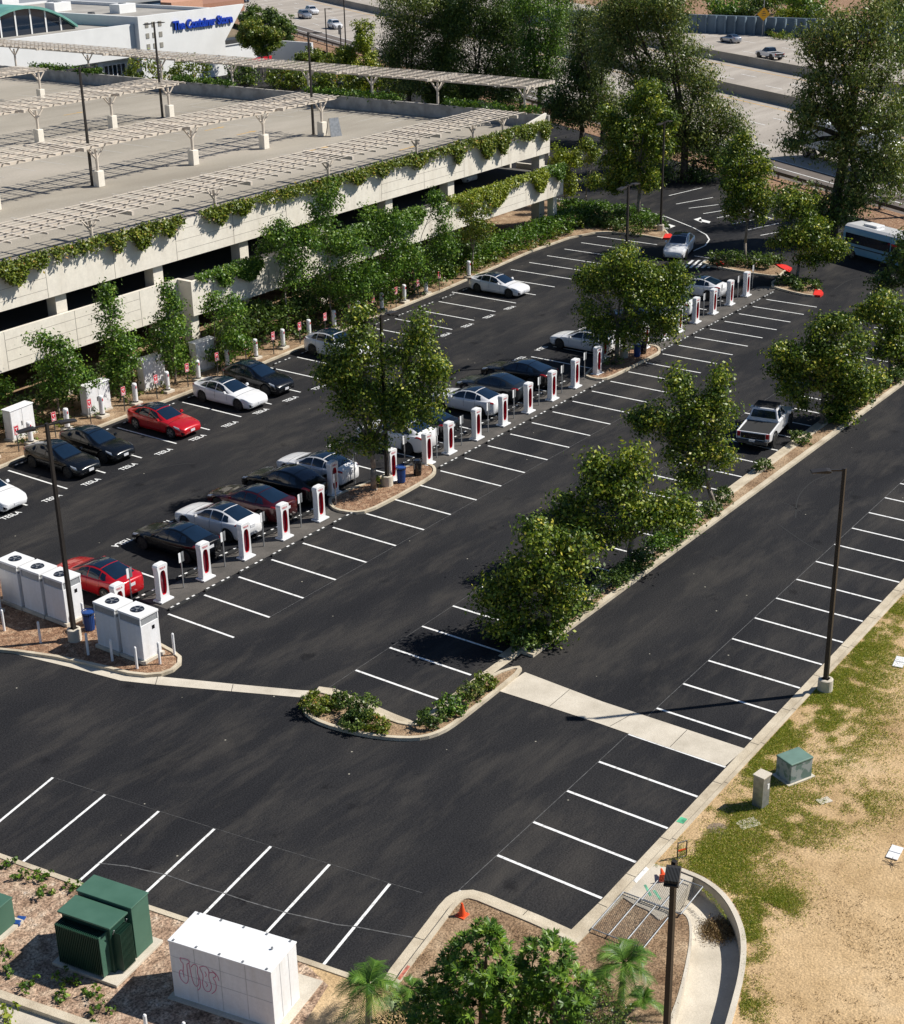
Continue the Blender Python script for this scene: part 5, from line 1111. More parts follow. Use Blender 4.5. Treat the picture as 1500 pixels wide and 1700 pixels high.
o = bpy.data.objects.new('sign_lettering', txt('The Container Store', 1.62, .14, pm('sign_blue', (.004, .045, .42), .4), 'sign_lettering', bold=.06)); link(o, st)
xl, xr = S(285, 40)[0], S(384, 33)[0]; o.location = ((xl+xr)/2, YS-.20, 8.12); o.rotation_euler = (Q, 0, 0)
wdt_ = max(v.co.x for v in o.data.vertices)-min(v.co.x for v in o.data.vertices); o.scale = ((xr-xl)/wdt_, 1.05, 1)
# glazed shop front
for (xa, xb) in ((S(120, 100, YS+2.4)[0], S(160, 100, YS+2.4)[0]), (S(171, 100, YS+2.4)[0], S(207, 100, YS+2.4)[0])):
    f = MB(); f.box(xa, xb, YS+2.45, YS+2.56, .3, 3.7); fo = f.build('shop_window', m_glass, st); m = MB()
    for k in range(6): x = xa+(xb-xa)*k/5; m.box(x-.06, x+.06, YS+2.37, YS+2.44, .3, 3.7)
    for z in (.3, 1.9, 3.6): m.box(xa, xb, YS+2.35, YS+2.365, z, z+.12)
    m.build('mullion', m_white, fo)
m = MB(); m.box(S(161, 100, YS+2)[0], S(169, 100, YS+2)[0], YS+1.9, YS+2.5, 0, 4.25); m.build('pilaster', m_store, st)
# arched clerestory with green copper roof
ax0, ax1 = S(-60, 50, YS+9)[0], S(116, 36, YS+9)[0]; cxm = (ax0+ax1)/2; hw = (ax1-ax0)/2
m_cop = pm('green_copper', (.17, .40, .34), .5, .2, var=.15, scale=.6)
def arc(k, n=14, h=3.3): x = -1+2*k/n; return (cxm+x*hw, 8.6+h*(1-x*x))
m = MB(); vs = []; fs = []
for k in range(15):
    x, z = arc(k); vs += [(x, YS+7.4, z+.1), (x, YS+22, z+.1), (x, YS+7.4, z+.45), (x, YS+22, z+.45)]
for k in range(14): a_ = 4*k; fs += [(a_, a_+1, a_+5, a_+4), (a_+2, a_+6, a_+7, a_+3), (a_, a_+4, a_+6, a_+2)]
m.add(vs, fs); m.build('copper_roof', m_cop, st)
m = MB(); m.add([(arc(k)[0], YS+8, arc(k)[1]+.1) for k in range(15)]+[(arc(k)[0], YS+8, 8.5) for k in range(14, -1, -1)], [tuple(range(30))[::-1]]); fo = m.build('arched_window', m_glass, st)
m = MB()
for k in (2, 4, 6, 8, 10, 12): x, z = arc(k); m.box(x-.12, x+.12, YS+7.9, YS+7.985, 8.5, z+.1)
m.build('mullion', m_store, fo)
for lab, px, py in (('white rooftop air unit beside the green arched roof', 12, 13), ('white rooftop air unit in the middle of the store roof', 98, 22), ('white rooftop air unit nearest the sign wall', 205, 25)):
    x, y = G(px, py+3, 8.6); t = thing('rooftop_unit', lab, 'air unit', (x, y, 8.5), 0, 'air units on the store roof'); MB().box(-1.7, 1.7, -1.1, 1.1, 0, 2.0).build('casing', m_store, t, bevel=.05); MB().tube((0, 0, 2.0), (0, 0, 2.15), .6, .6, 16).build('fan_cowl', m_grey, t)
x, y = G(153, 38, 8.6); t = thing('rooftop_fan', 'dark rooftop exhaust fan on the store roof', 'exhaust fan', (x, y, 8.5)); MB().box(-.6, .6, -.6, .6, 0, .7).build('base', m_dsteel, t); MB().tube((0, 0, .7), (0, 0, 1.6), .75, .5, 12).build('hood', m_dsteel, t)
# building behind
p0, p1 = G(-200, 32), G(268, 48); t = thing('retail_building', 'dark blue grey flat building behind the store with terracotta end', 'building', (0, 0, 0))
Yb = 195; x0, x1, x2 = S(-200, 10, Yb)[0], S(268, 18, Yb)[0], S(400, 0, Yb)[0]
MB().box(x0, x1, Yb, Yb+30, 0, S(200, 8, Yb)[1]).build('wall', pm('slate_wall', (.05, .10, .17), .8, var=.15, scale=.2), t)
MB().box(x0-1, x1+.3, Yb-.4, Yb+30, S(200, 8, Yb)[1], S(200, 8, Yb)[1]+.5).build('roof', m_grey, t)
MB().box(x1+.01, x1+9, Yb-3, Yb+25, 0, S(280, 6, Yb)[1]+.4).build('end_wall', pm('terracotta', (.55, .30, .20), .8, var=.1), t)
MB().box(x1+9.01, x2+3, Yb+2, Yb+26, 0, S(330, 10, Yb)[1]).build('low_wing', pm('brown_wing', (.34, .17, .11), .8, var=.1), t)
# service yard: white container-like wall, truck awning
t = thing('service_wall', 'long white service yard wall with corner return behind the golden tree', 'wall', (0, 0, 0))
xa, xb = S(376, 90)[0]+.5, S(500, 90)[0]
MB().box(xa+1, xb-2, YS+6, YS+6.4, 0, 3.4).build('wall', m_store, t); MB().box(xb-2, xb-1.6, YS-4, YS+6.4, 0, 3.4).build('wall_return', m_store, t); MB().box(xa+1, xb-1.4, YS+5.8, YS+6.6, 3.4, 3.6).build('coping', m_store, t)
t = thing('awning_box', 'dark service door canopy with red band at the store corner', 'canopy', (0, 0, 0)); x_ = xB-3.4; MB().box(x_, x_+6, YS+.8, YS+3.5, 4.3, 4.9).build('canopy', m_dsteel, t); MB().box(x_-.5, x_+7, YS-2, YS-1.8, 1.6, 2.1).build('red_band', m_redp, t)
# ================================================================== vegetation
def leaf_mesh(name, P, Nrm, size, tint, mat, aspect=.62, droop=None):
    """one small bent leaf blade per point"""
    n = len(P); a = rng.normal(size=(n, 3))
    if droop is not None: a = a*(1-droop)+np.array([0, 0, -1.0])*droop*2
    a -= (a*Nrm).sum(1, keepdims=True)*Nrm; a /= np.linalg.norm(a, axis=1, keepdims=True)+1e-9; b = np.cross(Nrm, a)
    s = (size*(.6+.8*rng.random(n)))[:, None]
    V = np.stack([P-a*s*.5, P+b*s*aspect*.5+a*s*.05, P+a*s*.55, P-b*s*aspect*.5+a*s*.05], 1).reshape(-1, 3)
    me = bpy.data.meshes.new(name); me.vertices.add(4*n); me.vertices.foreach_set('co', V.astype(np.float32).ravel())
    me.loops.add(4*n); me.loops.foreach_set('vertex_index', np.arange(4*n, dtype=np.int32)); me.polygons.add(n)
    me.polygons.foreach_set('loop_start', np.arange(0, 4*n, 4, dtype=np.int32)); me.polygons.foreach_set('loop_total', np.full(n, 4, dtype=np.int32))
    at = me.attributes.new('tint', 'FLOAT', 'FACE'); at.data.foreach_set('value', np.clip(tint, 0, 1).astype(np.float32)); me.update(); me.validate(); me.materials.append(mat); return me
def clumps(lobes, dens, per, crad, seed=None, shell=.42, spread=1.0):
    """leaf points: many small clumps through each ellipsoid lobe"""
    Ps, Ns, Ts, CC = [], [], [], []
    for c, r in lobes:
        c = np.array(c); r = np.array(r); k = max(5, int(.86*dens*(r[0]*r[1]+r[0]*r[2]+r[1]*r[2])/3)); d = rng.normal(size=(k, 3)); d /= np.linalg.norm(d, axis=1, keepdims=True)
        rad = (shell+(1.0-shell)*rng.random(k)**.7)[:, None]*(1+.10*rng.normal(size=(k, 1))); rad *= np.where(rng.random((k, 1)) < .16, 1.08+.26*rng.random((k, 1)), 1.0); C = c+d*r*rad; ct = rng.random(k)*.5
        P = np.repeat(C, per, 0)+rng.normal(size=(k*per, 3))*crad*np.array([1, 1, .75]); o = (P-c)/r; o /= np.linalg.norm(o, axis=1, keepdims=True)+1e-9
        Cr = np.repeat(C, per, 0); q = (P-Cr)/crad; N = q*.42+o*.30+np.array([0, 0, .28])+rng.normal(size=P.shape)*.50; N /= np.linalg.norm(N, axis=1, keepdims=True)
        Ps.append(P); Ns.append(N); Ts.append(np.repeat(ct, per)+rng.random(k*per)*.55); CC.append(C)
    return np.concatenate(Ps), np.concatenate(Ns), np.concatenate(Ts), np.concatenate(CC)
def trunk_mesh(base, tgts, centre, r0, mat, fork=.38, trunks=1, lean=(0, 0), top=None, limb_n=9, CC=None, z0=.05):
    m = MB(); ctr = Vector(tuple(centre)); b = Vector((base[0], base[1], z0))
    low = min(t[2] for t in tgts); fz = z0+(low-z0)*.9 if top is None else top; f = Vector((base[0]+lean[0], base[1]+lean[1], fz))
    mid = b.lerp(f, .5)+Vector((random.uniform(-.12, .12), random.uniform(-.12, .12), 0)); m.path([b, mid, f], [r0, r0*.82, r0*.72], 9)
    m.tube(b, b+Vector((0, 0, .12)), r0*1.5, r0, 9)
    for t_ in tgts:
        t_ = Vector(tuple(t_)); q = f.lerp(t_, .5)+Vector((random.uniform(-.2, .2), random.uniform(-.2, .2), random.uniform(0, .3))); m.path([f, q, t_], [r0*.5, r0*.34, r0*.12], 7)
        if CC is not None:
            idx = np.argsort(np.linalg.norm(CC-np.array(t_), axis=1))[:60]
            for j in random.sample(list(idx), min(limb_n, len(idx))): m.path([q.lerp(t_, random.random()), Vector(tuple(CC[j]))], [r0*.16, r0*.05], 5)
    return m
def tree(label, basepx, lobes, mat='syc', r0=.14, size=.21, dens=26, per=34, crad=.27, bark=None, group=None, name='sycamore_tree', lean=(0, 0), top=None, world=None, droop=None, z0=.05, shell=.45, aspect=.62, dep=0, sub_=True):
    base = world if world else G(*basepx); L = [lobe(base, a[0], a[1], a[2], a[3], a[4] if len(a) > 4 else dep) for a in lobes]; SL = []
    for c_, r_ in L:                                     # break every lobe into uneven boughs
        c_ = np.array(c_); r_ = np.array(r_); SL.append((c_, r_*.62))
        for _ in range(5 if sub_ else 0):
            d_ = rng.normal(size=3); d_ /= np.linalg.norm(d_); SL.append((c_+d_*r_*rng.uniform(.55, .78), r_*rng.uniform(.30, .48)*np.array([1, 1, .85])))
    if not sub_: SL = L
    P, N, T, CC = clumps(SL, dens*1.35, per, crad, shell=shell); keep = P[:, 2] > .15; P, N, T = P[keep], N[keep], T[keep]
    t = thing(name, label, 'tree', (0, 0, 0), 0, group); t.location = (base[0], base[1], 0); off = np.array([base[0], base[1], 0]); size *= .80
    me = leaf_mesh('crown', P-off, N, size, T, LV[mat], aspect, droop); o = bpy.data.objects.new('crown', me); link(o, t)
    m = trunk_mesh((0, 0), [np.array(l[0])-off-np.array([0, 0, l[1][2]*.25]) for l in L], (0, 0, 0), r0, bark, lean=lean, top=top, CC=CC-off, z0=z0); m.build('trunk', bark or m_bark, t, smooth=True); return t
GM = 'sycamores in the median and on the island'
tree('large two-crowned sycamore on the mulched island end with litter bins', (620, 815), [(600, 575, 52, 62), (692, 590, 52, 62), (612, 670, 72, 60), (680, 675, 55, 62), (580, 640, 48, 55), (598, 735, 48, 30), (565, 585, 35, 40), (726, 630, 26, 40), (540, 620, 22, 26), (600, 525, 25, 28), (700, 545, 32, 28)], r0=.17, group=GM, size=.19, dens=30, top=2.6)
tree('broad sycamore on the second mulched island end beside dark litter bins', (1023, 600), [(1000, 465, 48, 42), (1085, 475, 60, 45), (1035, 425, 42, 24), (995, 525, 42, 42), (1110, 515, 40, 38), (1050, 540, 52, 34), (1050, 475, 60, 50), (1122, 465, 26, 30), (1105, 550, 26, 22), (975, 480, 24, 30)], r0=.17, group=GM, size=.20, dens=28, top=2.6)
tree('nearest median sycamore, wide and low, shading the last stalls', (910, 1060), [(850, 1010, 62, 52), (915, 955, 62, 52), (890, 895, 48, 42), (950, 905, 45, 42), (815, 975, 32, 34), (890, 1040, 52, 32), (940, 1000, 45, 45), (870, 950, 50, 45), (840, 1060, 25, 15)], r0=.15, group=GM, size=.20, dens=32, top=1.4)
tree('second median sycamore with yellowing top and curved grey trunk', (1048, 942), [(1000, 800, 50, 48), (1078, 842, 62, 36), (965, 845, 52, 48), (1050, 775, 42, 36), (1130, 850, 32, 24), (1000, 880, 52, 32), (930, 870, 32, 36), (985, 770, 25, 25), (1040, 820, 45, 40)], r0=.15, group=GM, size=.20, dens=32, top=1.5)
tree('third median sycamore with twin pointed tops and pale curved trunk', (1186, 842), [(1095, 700, 45, 38), (1175, 690, 46, 44), (1195, 640, 22, 34), (1125, 645, 22, 34), (1140, 745, 55, 38), (1190, 745, 32, 34), (1145, 690, 50, 50), (1140, 790, 32, 16), (1067, 700, 22, 18)], r0=.13, group=GM, size=.20, dens=30, top=2.2, lean=(-.5, .4))
tree('fourth median sycamore beyond the pickup with two broad lobes', (1364, 702), [(1318, 592, 42, 38), (1398, 585, 55, 42), (1360, 560, 42, 32), (1330, 640, 44, 38), (1425, 630, 42, 38), (1392, 538, 32, 20), (1375, 620, 50, 45), (1395, 660, 40, 25), (1297, 610, 24, 28), (1395, 690, 28, 22)], r0=.15, group=GM, size=.21, dens=30, top=2.0)
tree('fifth median sycamore at the picture edge beyond the two-lobed one', (1478, 628), [(1462, 505, 36, 30), (1497, 530, 36, 42), (1480, 575, 42, 30), (1440, 520, 22, 22), (1500, 590, 30, 30)], r0=.15, group=GM, size=.22, dens=30, top=2.0)
tree('dark sycamore far along the median at the picture edge', (1520, 520), [(1490, 440, 38, 34), (1470, 470, 26, 20), (1510, 400, 35, 35)], mat='dark', r0=.15, size=.24, dens=24, top=2.0)
GFI = 'young trees on the far islands'
tree('slim upright sycamore on the far hedge island', (1236, 440), [(1222, 262, 40, 38), (1258, 270, 32, 38), (1240, 315, 50, 38), (1205, 300, 26, 26), (1262, 345, 26, 24), (1215, 340, 26, 26), (1232, 235, 22, 18)], r0=.13, size=.24, dens=22, top=3.5, group=GFI)
tree('leaning twin-trunk sycamore on the red-tipped far island', (1322, 465), [(1302, 345, 32, 32), (1350, 395, 48, 34), (1330, 345, 34, 28), (1302, 395, 34, 26), (1378, 412, 28, 20), (1345, 430, 26, 12)], r0=.13, size=.24, dens=22, top=2.5, group=GFI, lean=(.5, 0))
tree('tall grey-trunked tree on the hedge island behind the tall lamp post', (1058, 368), [(1050, 210, 50, 46), (1075, 165, 42, 36), (1022, 245, 38, 40), (1090, 240, 38, 38), (1050, 285, 46, 34), (1100, 195, 26, 30), (1012, 200, 26, 30), (1080, 300, 30, 24), (1020, 300, 26, 20)], r0=.18, size=.26, dens=20, top=5.0, group=GFI)
tree('thin young sapling on the hedge island near the garage corner', (974, 352), [(982, 262, 14, 20), (988, 300, 17, 16), (975, 240, 8, 10)], r0=.07, size=.22, dens=20, top=3.0, group=GFI)
tree('bright yellow-green small tree at the garage corner', (935, 345), [(932, 265, 22, 26), (945, 300, 16, 22), (925, 300, 16, 20), (955, 262, 10, 14)], mat='yel', r0=.09, size=.25, dens=26, top=2.0, group=GFI)
# tall freeway trees
GE = 'tall dark trees between car park and freeway'
def euc(label, base, lobes, mat='euc', r0=.35, lean=(0, 0), top=None, size=.36, dens=9, **k): return tree(label, base, lobes, mat, r0, size, dens, k.pop('per', 46), k.pop('crad', .62), m_dbark, GE, 'eucalyptus_tree', lean, top, droop=.35, aspect=.38, shell=.35, **k)
euc('tall dark tree behind the long end shade roof, closest to the white freeway car', (680, 190), [(668, 40, 46, 60), (700, 90, 50, 60), (655, 95, 34, 50), (690, -10, 60, 40), (690, 140, 40, 30), (740, 60, 40, 70)])
euc('dense tall tree, second behind the long end shade roof', (790, 190), [(785, 40, 56, 62), (810, 100, 50, 55), (765, 110, 46, 50), (800, -20, 60, 40), (840, 30, 30, 50), (800, 150, 40, 24)], mat='dark')
euc('tall brighter green tree, third behind the long end shade roof', (895, 205), [(885, 45, 34, 50), (905, 90, 36, 45), (880, 110, 34, 40), (925, 50, 22, 45), (875, 0, 40, 30), (905, 140, 26, 25)], mat='green')
euc('shadowy tree just beyond the garage corner', (965, 235), [(960, 110, 36, 45), (930, 150, 30, 40), (990, 130, 30, 40), (950, 190, 34, 30), (975, 80, 24, 22), (915, 190, 20, 28)], mat='dark', size=.4)
euc('huge dark spreading tree between the freeway and the angled stalls', (1135, 302), [(1060, 40, 60, 50), (1115, 50, 60, 60), (1020, 80, 40, 48), (1090, 110, 60, 55), (1160, 120, 42, 50), (1060, 150, 45, 45), (1135, 190, 60, 50), (1195, 185, 42, 36), (1080, 0, 90, 30), (1215, 215, 30, 30), (1160, 240, 50, 34), (1090, 215, 36, 36), (1010, 20, 45, 36)], r0=.45, top=4.5)
euc('undergrowth tree with slanting trunks at the angled stalls', (1150, 300), [(1200, 262, 44, 26), (1160, 290, 40, 16), (1225, 290, 30, 14), (1100, 280, 26, 20)], mat='dark', r0=.2, top=2)
e3 = G(1375, 405)
euc('huge airy tree with leaning trunk beside the shuttle bus', (1378, 402), [(1395, 60, 58, 50), (1440, 40, 50, 50), (1360, 110, 42, 38), (1420, 120, 55, 45), (1475, 110, 40, 50), (1380, 170, 46, 38), (1440, 190, 55, 45), (1485, 200, 36, 50), (1400, 240, 50, 36), (1345, 165, 24, 26), (1330, 200, 18, 16), (1322, 238, 16, 10), (1455, 260, 46, 40), (1420, 300, 36, 30), (1485, 290, 34, 40), (1350, 65, 26, 28)], r0=.55, lean=(3.2, .5), top=8, dens=8)
euc('dark tree mass behind the airy leaning one at the picture edge', (1520, 360), [(1500, 60, 40, 70), (1505, 170, 30, 60), (1500, 260, 30, 50)], mat='dark')
euc('dark ivy-clad low tree at the foot of the leaning trunk', (1365, 400), [(1395, 345, 42, 34), (1350, 350, 34, 24), (1420, 320, 26, 28), (1440, 285, 16, 26)], mat='dark', size=.32, dens=14)
GT = 'small trees beside the freeway lamp posts'
tree('small yellowing tree at the edge of the tall dark trees', (602, 172), [(603, 65, 26, 32), (590, 105, 34, 28), (620, 110, 26, 30), (600, 140, 26, 14)], mat='yel', r0=.1, size=.34, dens=14, group=GT, name='small_tree')
for lab, b, L_ in (('low yellow-green tree beside the white service wall', (510, 130), [(515, 90, 24, 16), (535, 98, 24, 14), (500, 100, 14, 12)]), ('low yellow-green tree below the grey roadside sign', (560, 140), [(562, 100, 26, 16), (590, 108, 22, 14), (575, 88, 14, 10)])):
    tree(lab, b, L_, mat='vine', r0=.1, size=.34, dens=14, group=GT, name='small_tree')
euc('tall tree filling the belt between the first and second dark trees', (745, 185), [(735, 20, 45, 60), (745, 100, 40, 60), (730, 160, 34, 26), (765, 165, 30, 20)], mat='dark')
euc('background tree in the dark belt behind the roof corner', (865, 190), [(850, 40, 40, 70), (855, 120, 40, 40), (840, 165, 34, 20), (930, 20, 40, 50)], mat='dark')
euc('bushy dark tree between the garage corner trees and the huge spreading one', (1000, 240), [(1000, 60, 45, 50), (985, 150, 40, 40), (1010, 190, 40, 36), (960, 60, 30, 50)])
euc('dark undergrowth tree behind the lamp post of the hedge island', (1090, 285), [(1095, 180, 50, 50), (1120, 240, 50, 40), (1070, 250, 30, 30)], mat='dark')
tree('dark round tree beside the store sign wall', (450, 100), [(430, 30, 32, 24), (462, 45, 28, 26), (410, 40, 20, 22), (480, 55, 16, 20)], mat='dark', r0=.2, size=.42, dens=12, name='broadleaf_tree')
tree('golden-tinged tree before the white service wall', (436, 128), [(425, 52, 34, 24), (440, 75, 34, 22), (410, 60, 20, 18), (455, 60, 18, 20)], mat='vine', r0=.14, size=.36, dens=16, name='broadleaf_tree')
tree('pointed magnolia rising behind the end wall near the store windows', (98, 135), [(96, 56, 7, 9), (97, 70, 11, 12), (98, 98, 20, 12), (108, 108, 14, 10), (85, 100, 10, 9)], mat='vine', r0=.1, size=.32, dens=24, name='magnolia_tree')
tree('small magnolia before the store wall beneath the sign', (335, 125), [(335, 78, 11, 14), (310, 110, 20, 14), (340, 108, 14, 12)], mat='vine', r0=.1, size=.32, dens=22, name='magnolia_tree')
def shrub(label, loc, r, h, mat='dark', size=.12, dens=150, per=20, crad=.09, name='shrub', group=None, cat='shrub', shell=.6):
    t = thing(name, label, cat, (loc[0], loc[1], .08), 0, group); P, N, T, CC = clumps([((0, 0, h*.5), (r, r, h*.5))], dens, per, crad, shell=shell); k = P[:, 2] > .01; o = bpy.data.objects.new('foliage', leaf_mesh('foliage', P[k], N[k], size, T[k], LV[mat])); link(o, t)
    m = MB()
    for j in range(7): c = CC[j % len(CC)]; m.tube((0, 0, 0), tuple(c*.9), .018, .006, 5)
    m.build('stem', m_dbark, t); return t
for lab, px, py, r, mt in (('bush behind the end wall nearest the freeway trees', 655, 165, 3.0, 'vine'), ('golden bush behind the end wall beneath the shade roof', 480, 148, 3.4, 'vine'), ('olive bush behind the end wall beside the roof lamp', 560, 158, 3.4, 'vine'), ('round green bush in the middle of the yard behind the end wall', 405, 142, 2.4, 'dark'), ('dense bush behind the end wall nearest the dark trees', 740, 178, 3.4, 'green')):
    shrub(lab, G(px, py), r, 3.6, mt, .34, 22, 22, .3, group='bushes behind the garage end wall')
for lab, px, py, r, mt in (('wide bush right behind the end wall under the store sign', 238, 93, 3.0, 'vine'), ('golden bush behind the end wall beside a lamp post', 313, 92, 3.3, 'vine')):
    x, z = S(px, py, 116); shrub(lab, (x, 116), r, z, mt, .34, 14, 24, .3, group='bushes behind the garage end wall')
GG_ = 'young trees planted along the garage front'
gt_ = [((5, 700), [(3, 645, 18, 12)]), ((100, 700), [(70, 568, 22, 14), (95, 605, 34, 30), (125, 622, 28, 28), (85, 640, 28, 24), (100, 580, 20, 20)]), ((200, 668), [(175, 488, 9, 20), (182, 520, 18, 24), (195, 560, 32, 34), (208, 600, 34, 34), (185, 610, 26, 30)]),
       ((292, 640), [(279, 482, 7, 14), (283, 510, 18, 18), (290, 550, 34, 26), (285, 590, 34, 26), (258, 565, 18, 18)]), ((378, 618), [(352, 502, 18, 12), (378, 522, 32, 26), (385, 560, 32, 24), (362, 585, 22, 14)]),
       ((478, 562), [(470, 385, 30, 24), (492, 425, 34, 32), (450, 405, 22, 16), (485, 462, 24, 22), (512, 390, 18, 24)]), ((560, 545), [(548, 330, 20, 26), (535, 350, 26, 28), (545, 395, 40, 38), (585, 425, 42, 42), (540, 460, 36, 36), (598, 475, 40, 36)]),
       ((640, 520), [(625, 365, 28, 28), (650, 400, 42, 38), (678, 430, 34, 34), (640, 455, 44, 36)]), ((727, 498), [(722, 330, 10, 14), (733, 355, 20, 26), (728, 400, 26, 30), (705, 430, 26, 30), (742, 420, 18, 20)]), ((789, 455), [(790, 352, 24, 22), (802, 378, 26, 18), (778, 385, 18, 16), (770, 350, 12, 12)])]
gl = ['edge sprig of a garage-front tree cut off beside the first electrical cabinet', 'young tree with bare upper twigs beside the first electrical cabinet', 'tall pointed young tree before the garage facade', 'pointed young tree before the step in the garage parapet', 'small round young tree in front of the projecting planter parapet', 'slim pale-trunked tree before the projecting parapet', 'dense tree in the middle of the garage front grove', 'dense yellow-green tree at the far part of the garage grove', 'narrow upright tree at the end of the garage grove', 'last small tree of the garage front, near the long hedge']
for i, (b, L_) in enumerate(gt_):
    x, y = G(*b); y = max(y, 22.6); L_ = [(a[0], a[1], a[2]*1.18, a[3]*1.15) for a in L_]; tree(gl[i], b, L_, mat='green' if i < 9 else 'vine', r0=.07, size=.21, dens=26 if i > 5 else 30, per=22, crad=.26, group=GG_, name='young_tree', world=(x, y), top=1.8 if i != 5 else 3.2)
# hedge masses below and along the garage
def hedge(label, pts, w_, h, mat='dark', size=.2, dens=16, z=.08, name='hedge', jag=.25, cat='hedge', per=18):
    P_, N_, T_ = [], [], []; 
    for i in range(len(pts)-1):
        a, b = np.array(pts[i]), np.array(pts[i+1]); L = np.linalg.norm(b-a); k = int(L*(w_+2*h)*dens); t_ = rng.random(k); u = rng.uniform(-1, 1, k); hh = h*(.75+jag*rng.random(k)+.25*np.array([noise.noise(Vector((float(a[0]+(b[0]-a[0])*q), float(a[1]), i))*.9) for q in t_]))
        d = (b-a)/L; nn = np.array([-d[1], d[0]]); top = rng.random(k) < .6; z_ = np.where(top, hh*(1-.35*np.abs(u)**3), hh*rng.random(k)); u2 = np.where(top, u, np.sign(u))
        C = np.stack([a[0]+(b[0]-a[0])*t_+nn[0]*u2*w_/2, a[1]+(b[1]-a[1])*t_+nn[1]*u2*w_/2, z+z_], 1); P = np.repeat(C, per, 0)+rng.normal(size=(k*per, 3))*size*.8
        N = rng.normal(size=P.shape)*.6+np.array([0, 0, .7]); N /= np.linalg.norm(N, axis=1, keepdims=True); P_.append(P); N_.append(N); T_.append(np.repeat(rng.random(k)*.45, per)+rng.random(k*per)*.5)
    P, N, T = (np.concatenate(q) for q in (P_, N_, T_)); k = P[:, 2] > z-.02; o = bpy.data.objects.new(name, leaf_mesh(name, P[k], N[k], size, T[k], LV[mat])); link(o); return tag(o, label, cat)
hedge('dark shrubbery filling the strip under the garage left of the grove', [(4, 24.6), (15, 24.4), (27, 24.3)], 1.6, 1.5, 'dark', .2, 5)
hedge('deep dark shrubbery under the projecting parapet behind the grove', [(28, 24.0), (45, 23.9), (58, 24.2)], 2.0, 2.5, 'dark', .22, 6)
hedge('clipped green hedge running from the last charging posts to the garage corner', [(52, 24.2), (62, 24.6), (72, 24.8), (78, 25.5)], 2.4, 1.25, 'green', .2, 7)
hedge('low dark groundcover hedge on the island tip before the lamp post', GG([(960, 372), (1010, 372), (1085, 388)]), 3.6, .7, 'dark', .2, 6)
hedge('bright hedge strip before the driveway near the thin sapling', GG([(920, 352), (985, 352), (1045, 364), (1085, 380)]), 2.2, .9, 'green', .2, 6)
hedge('low hedge on the far island under the slim sycamore', GG([(1175, 438), (1235, 438), (1290, 446)]), 2.2, .7, 'dark', .2, 7)
hedge('dark low shrubs under the twin-trunk sycamore', GG([(1290, 470), (1320, 472), (1348, 485)]), 1.6, .5, 'dark', .2, 7)
for i in range(9):
    x, y = 54.5+2.3*i, 22.75+.13*i; shrub('rounded yellow-green shrub at the kerb before the long hedge, %s from the last charging post' % ORD[i], (x, y), 1.1, .85, 'vine', .16, 26, 18, .13, group='rounded shrubs before the long hedge')
for i in range(17):
    x = 8.0+2.673*i; shrub('small shrub on the soil between posts and signs, %s from the lamp post' % ORD[i], (x+.1*((i*7) % 5-2), 22.25), .5+.12*((i*5) % 3), .65+.1*((i*3) % 3), ('green', 'dark', 'vine')[i % 3], .14, 40, 16, .09, group='small shrubs of the garage bed')
for lab, px, py, r, h, mt in (('round shrub at the blunt end of the small island', 527, 1183, .75, .62, 'vine'), ('round shrub beside the gutter on the small island', 563, 1176, .62, .55, 'dark'), ('tallest shrub in the middle of the small island', 603, 1195, .70, .85, 'dark'), ('low shrub in front of the tallest one on the small island', 626, 1214, .55, .5, 'vine'), ('spreading shrub behind the low one on the small island', 588, 1208, .62, .45, 'dark'),
        ('green shrub where the small island narrows', 715, 1205, .62, .6, 'dark'), ('green shrub in the narrow arm of the small island', 748, 1187, .68, .62, 'green'), ('reddish dry shrub in the narrow arm of the small island', 783, 1162, .6, .55, 'euc'), ('yellow-tipped shrub at the point of the small island', 803, 1145, .5, .6, 'vine'),
        ('round clipped shrub alone on the bare median soil', 1266, 782, .55, .5, 'dark'), ('round shrub at the trunk of the twin-topped sycamore', 1201, 836, .55, .7, 'dark'), ('low shrub before the trunk of the twin-topped sycamore', 1178, 856, .6, .6, 'dark'), ('shrub on the median beside the pickup', 1328, 738, .65, .6, 'dark'), ('bush beneath the two-lobed median sycamore', 1385, 700, .9, 1.0, 'green'), ('bush on the median past the two-lobed sycamore', 1420, 676, .9, 1.1, 'green'), ('dark bush on the median near the fifth sycamore', 1455, 650, .9, 1.0, 'dark')):
    shrub(lab, G(px, py), r*.88, h*1.1, mt, .10, 330, 20, .06, group='shrubs of the median and small island')
for lab, a, b, h in (('dark green shrub row under the second median sycamore', (1000, 985), (1060, 935), .8), ('leafy shrub row between the first and second median sycamores', (1070, 925), (1135, 878), .9), ('dark shrub row beneath the nearest median sycamore', (905, 1065), (985, 1000), .7), ('trailing shrub at the end of the median', (868, 1095), (905, 1068), .8), ('far median shrub row', (1470, 640), (1560, 590), .9)):
    p, q = np.array(G(*a)), np.array(G(*b)); p[1] = q[1] = -14.95; hedge(lab, [tuple(p), tuple(q)], .7, h, 'green' if 'leafy' in lab else 'dark', .14, 14, name='shrub_row', cat='shrubs')
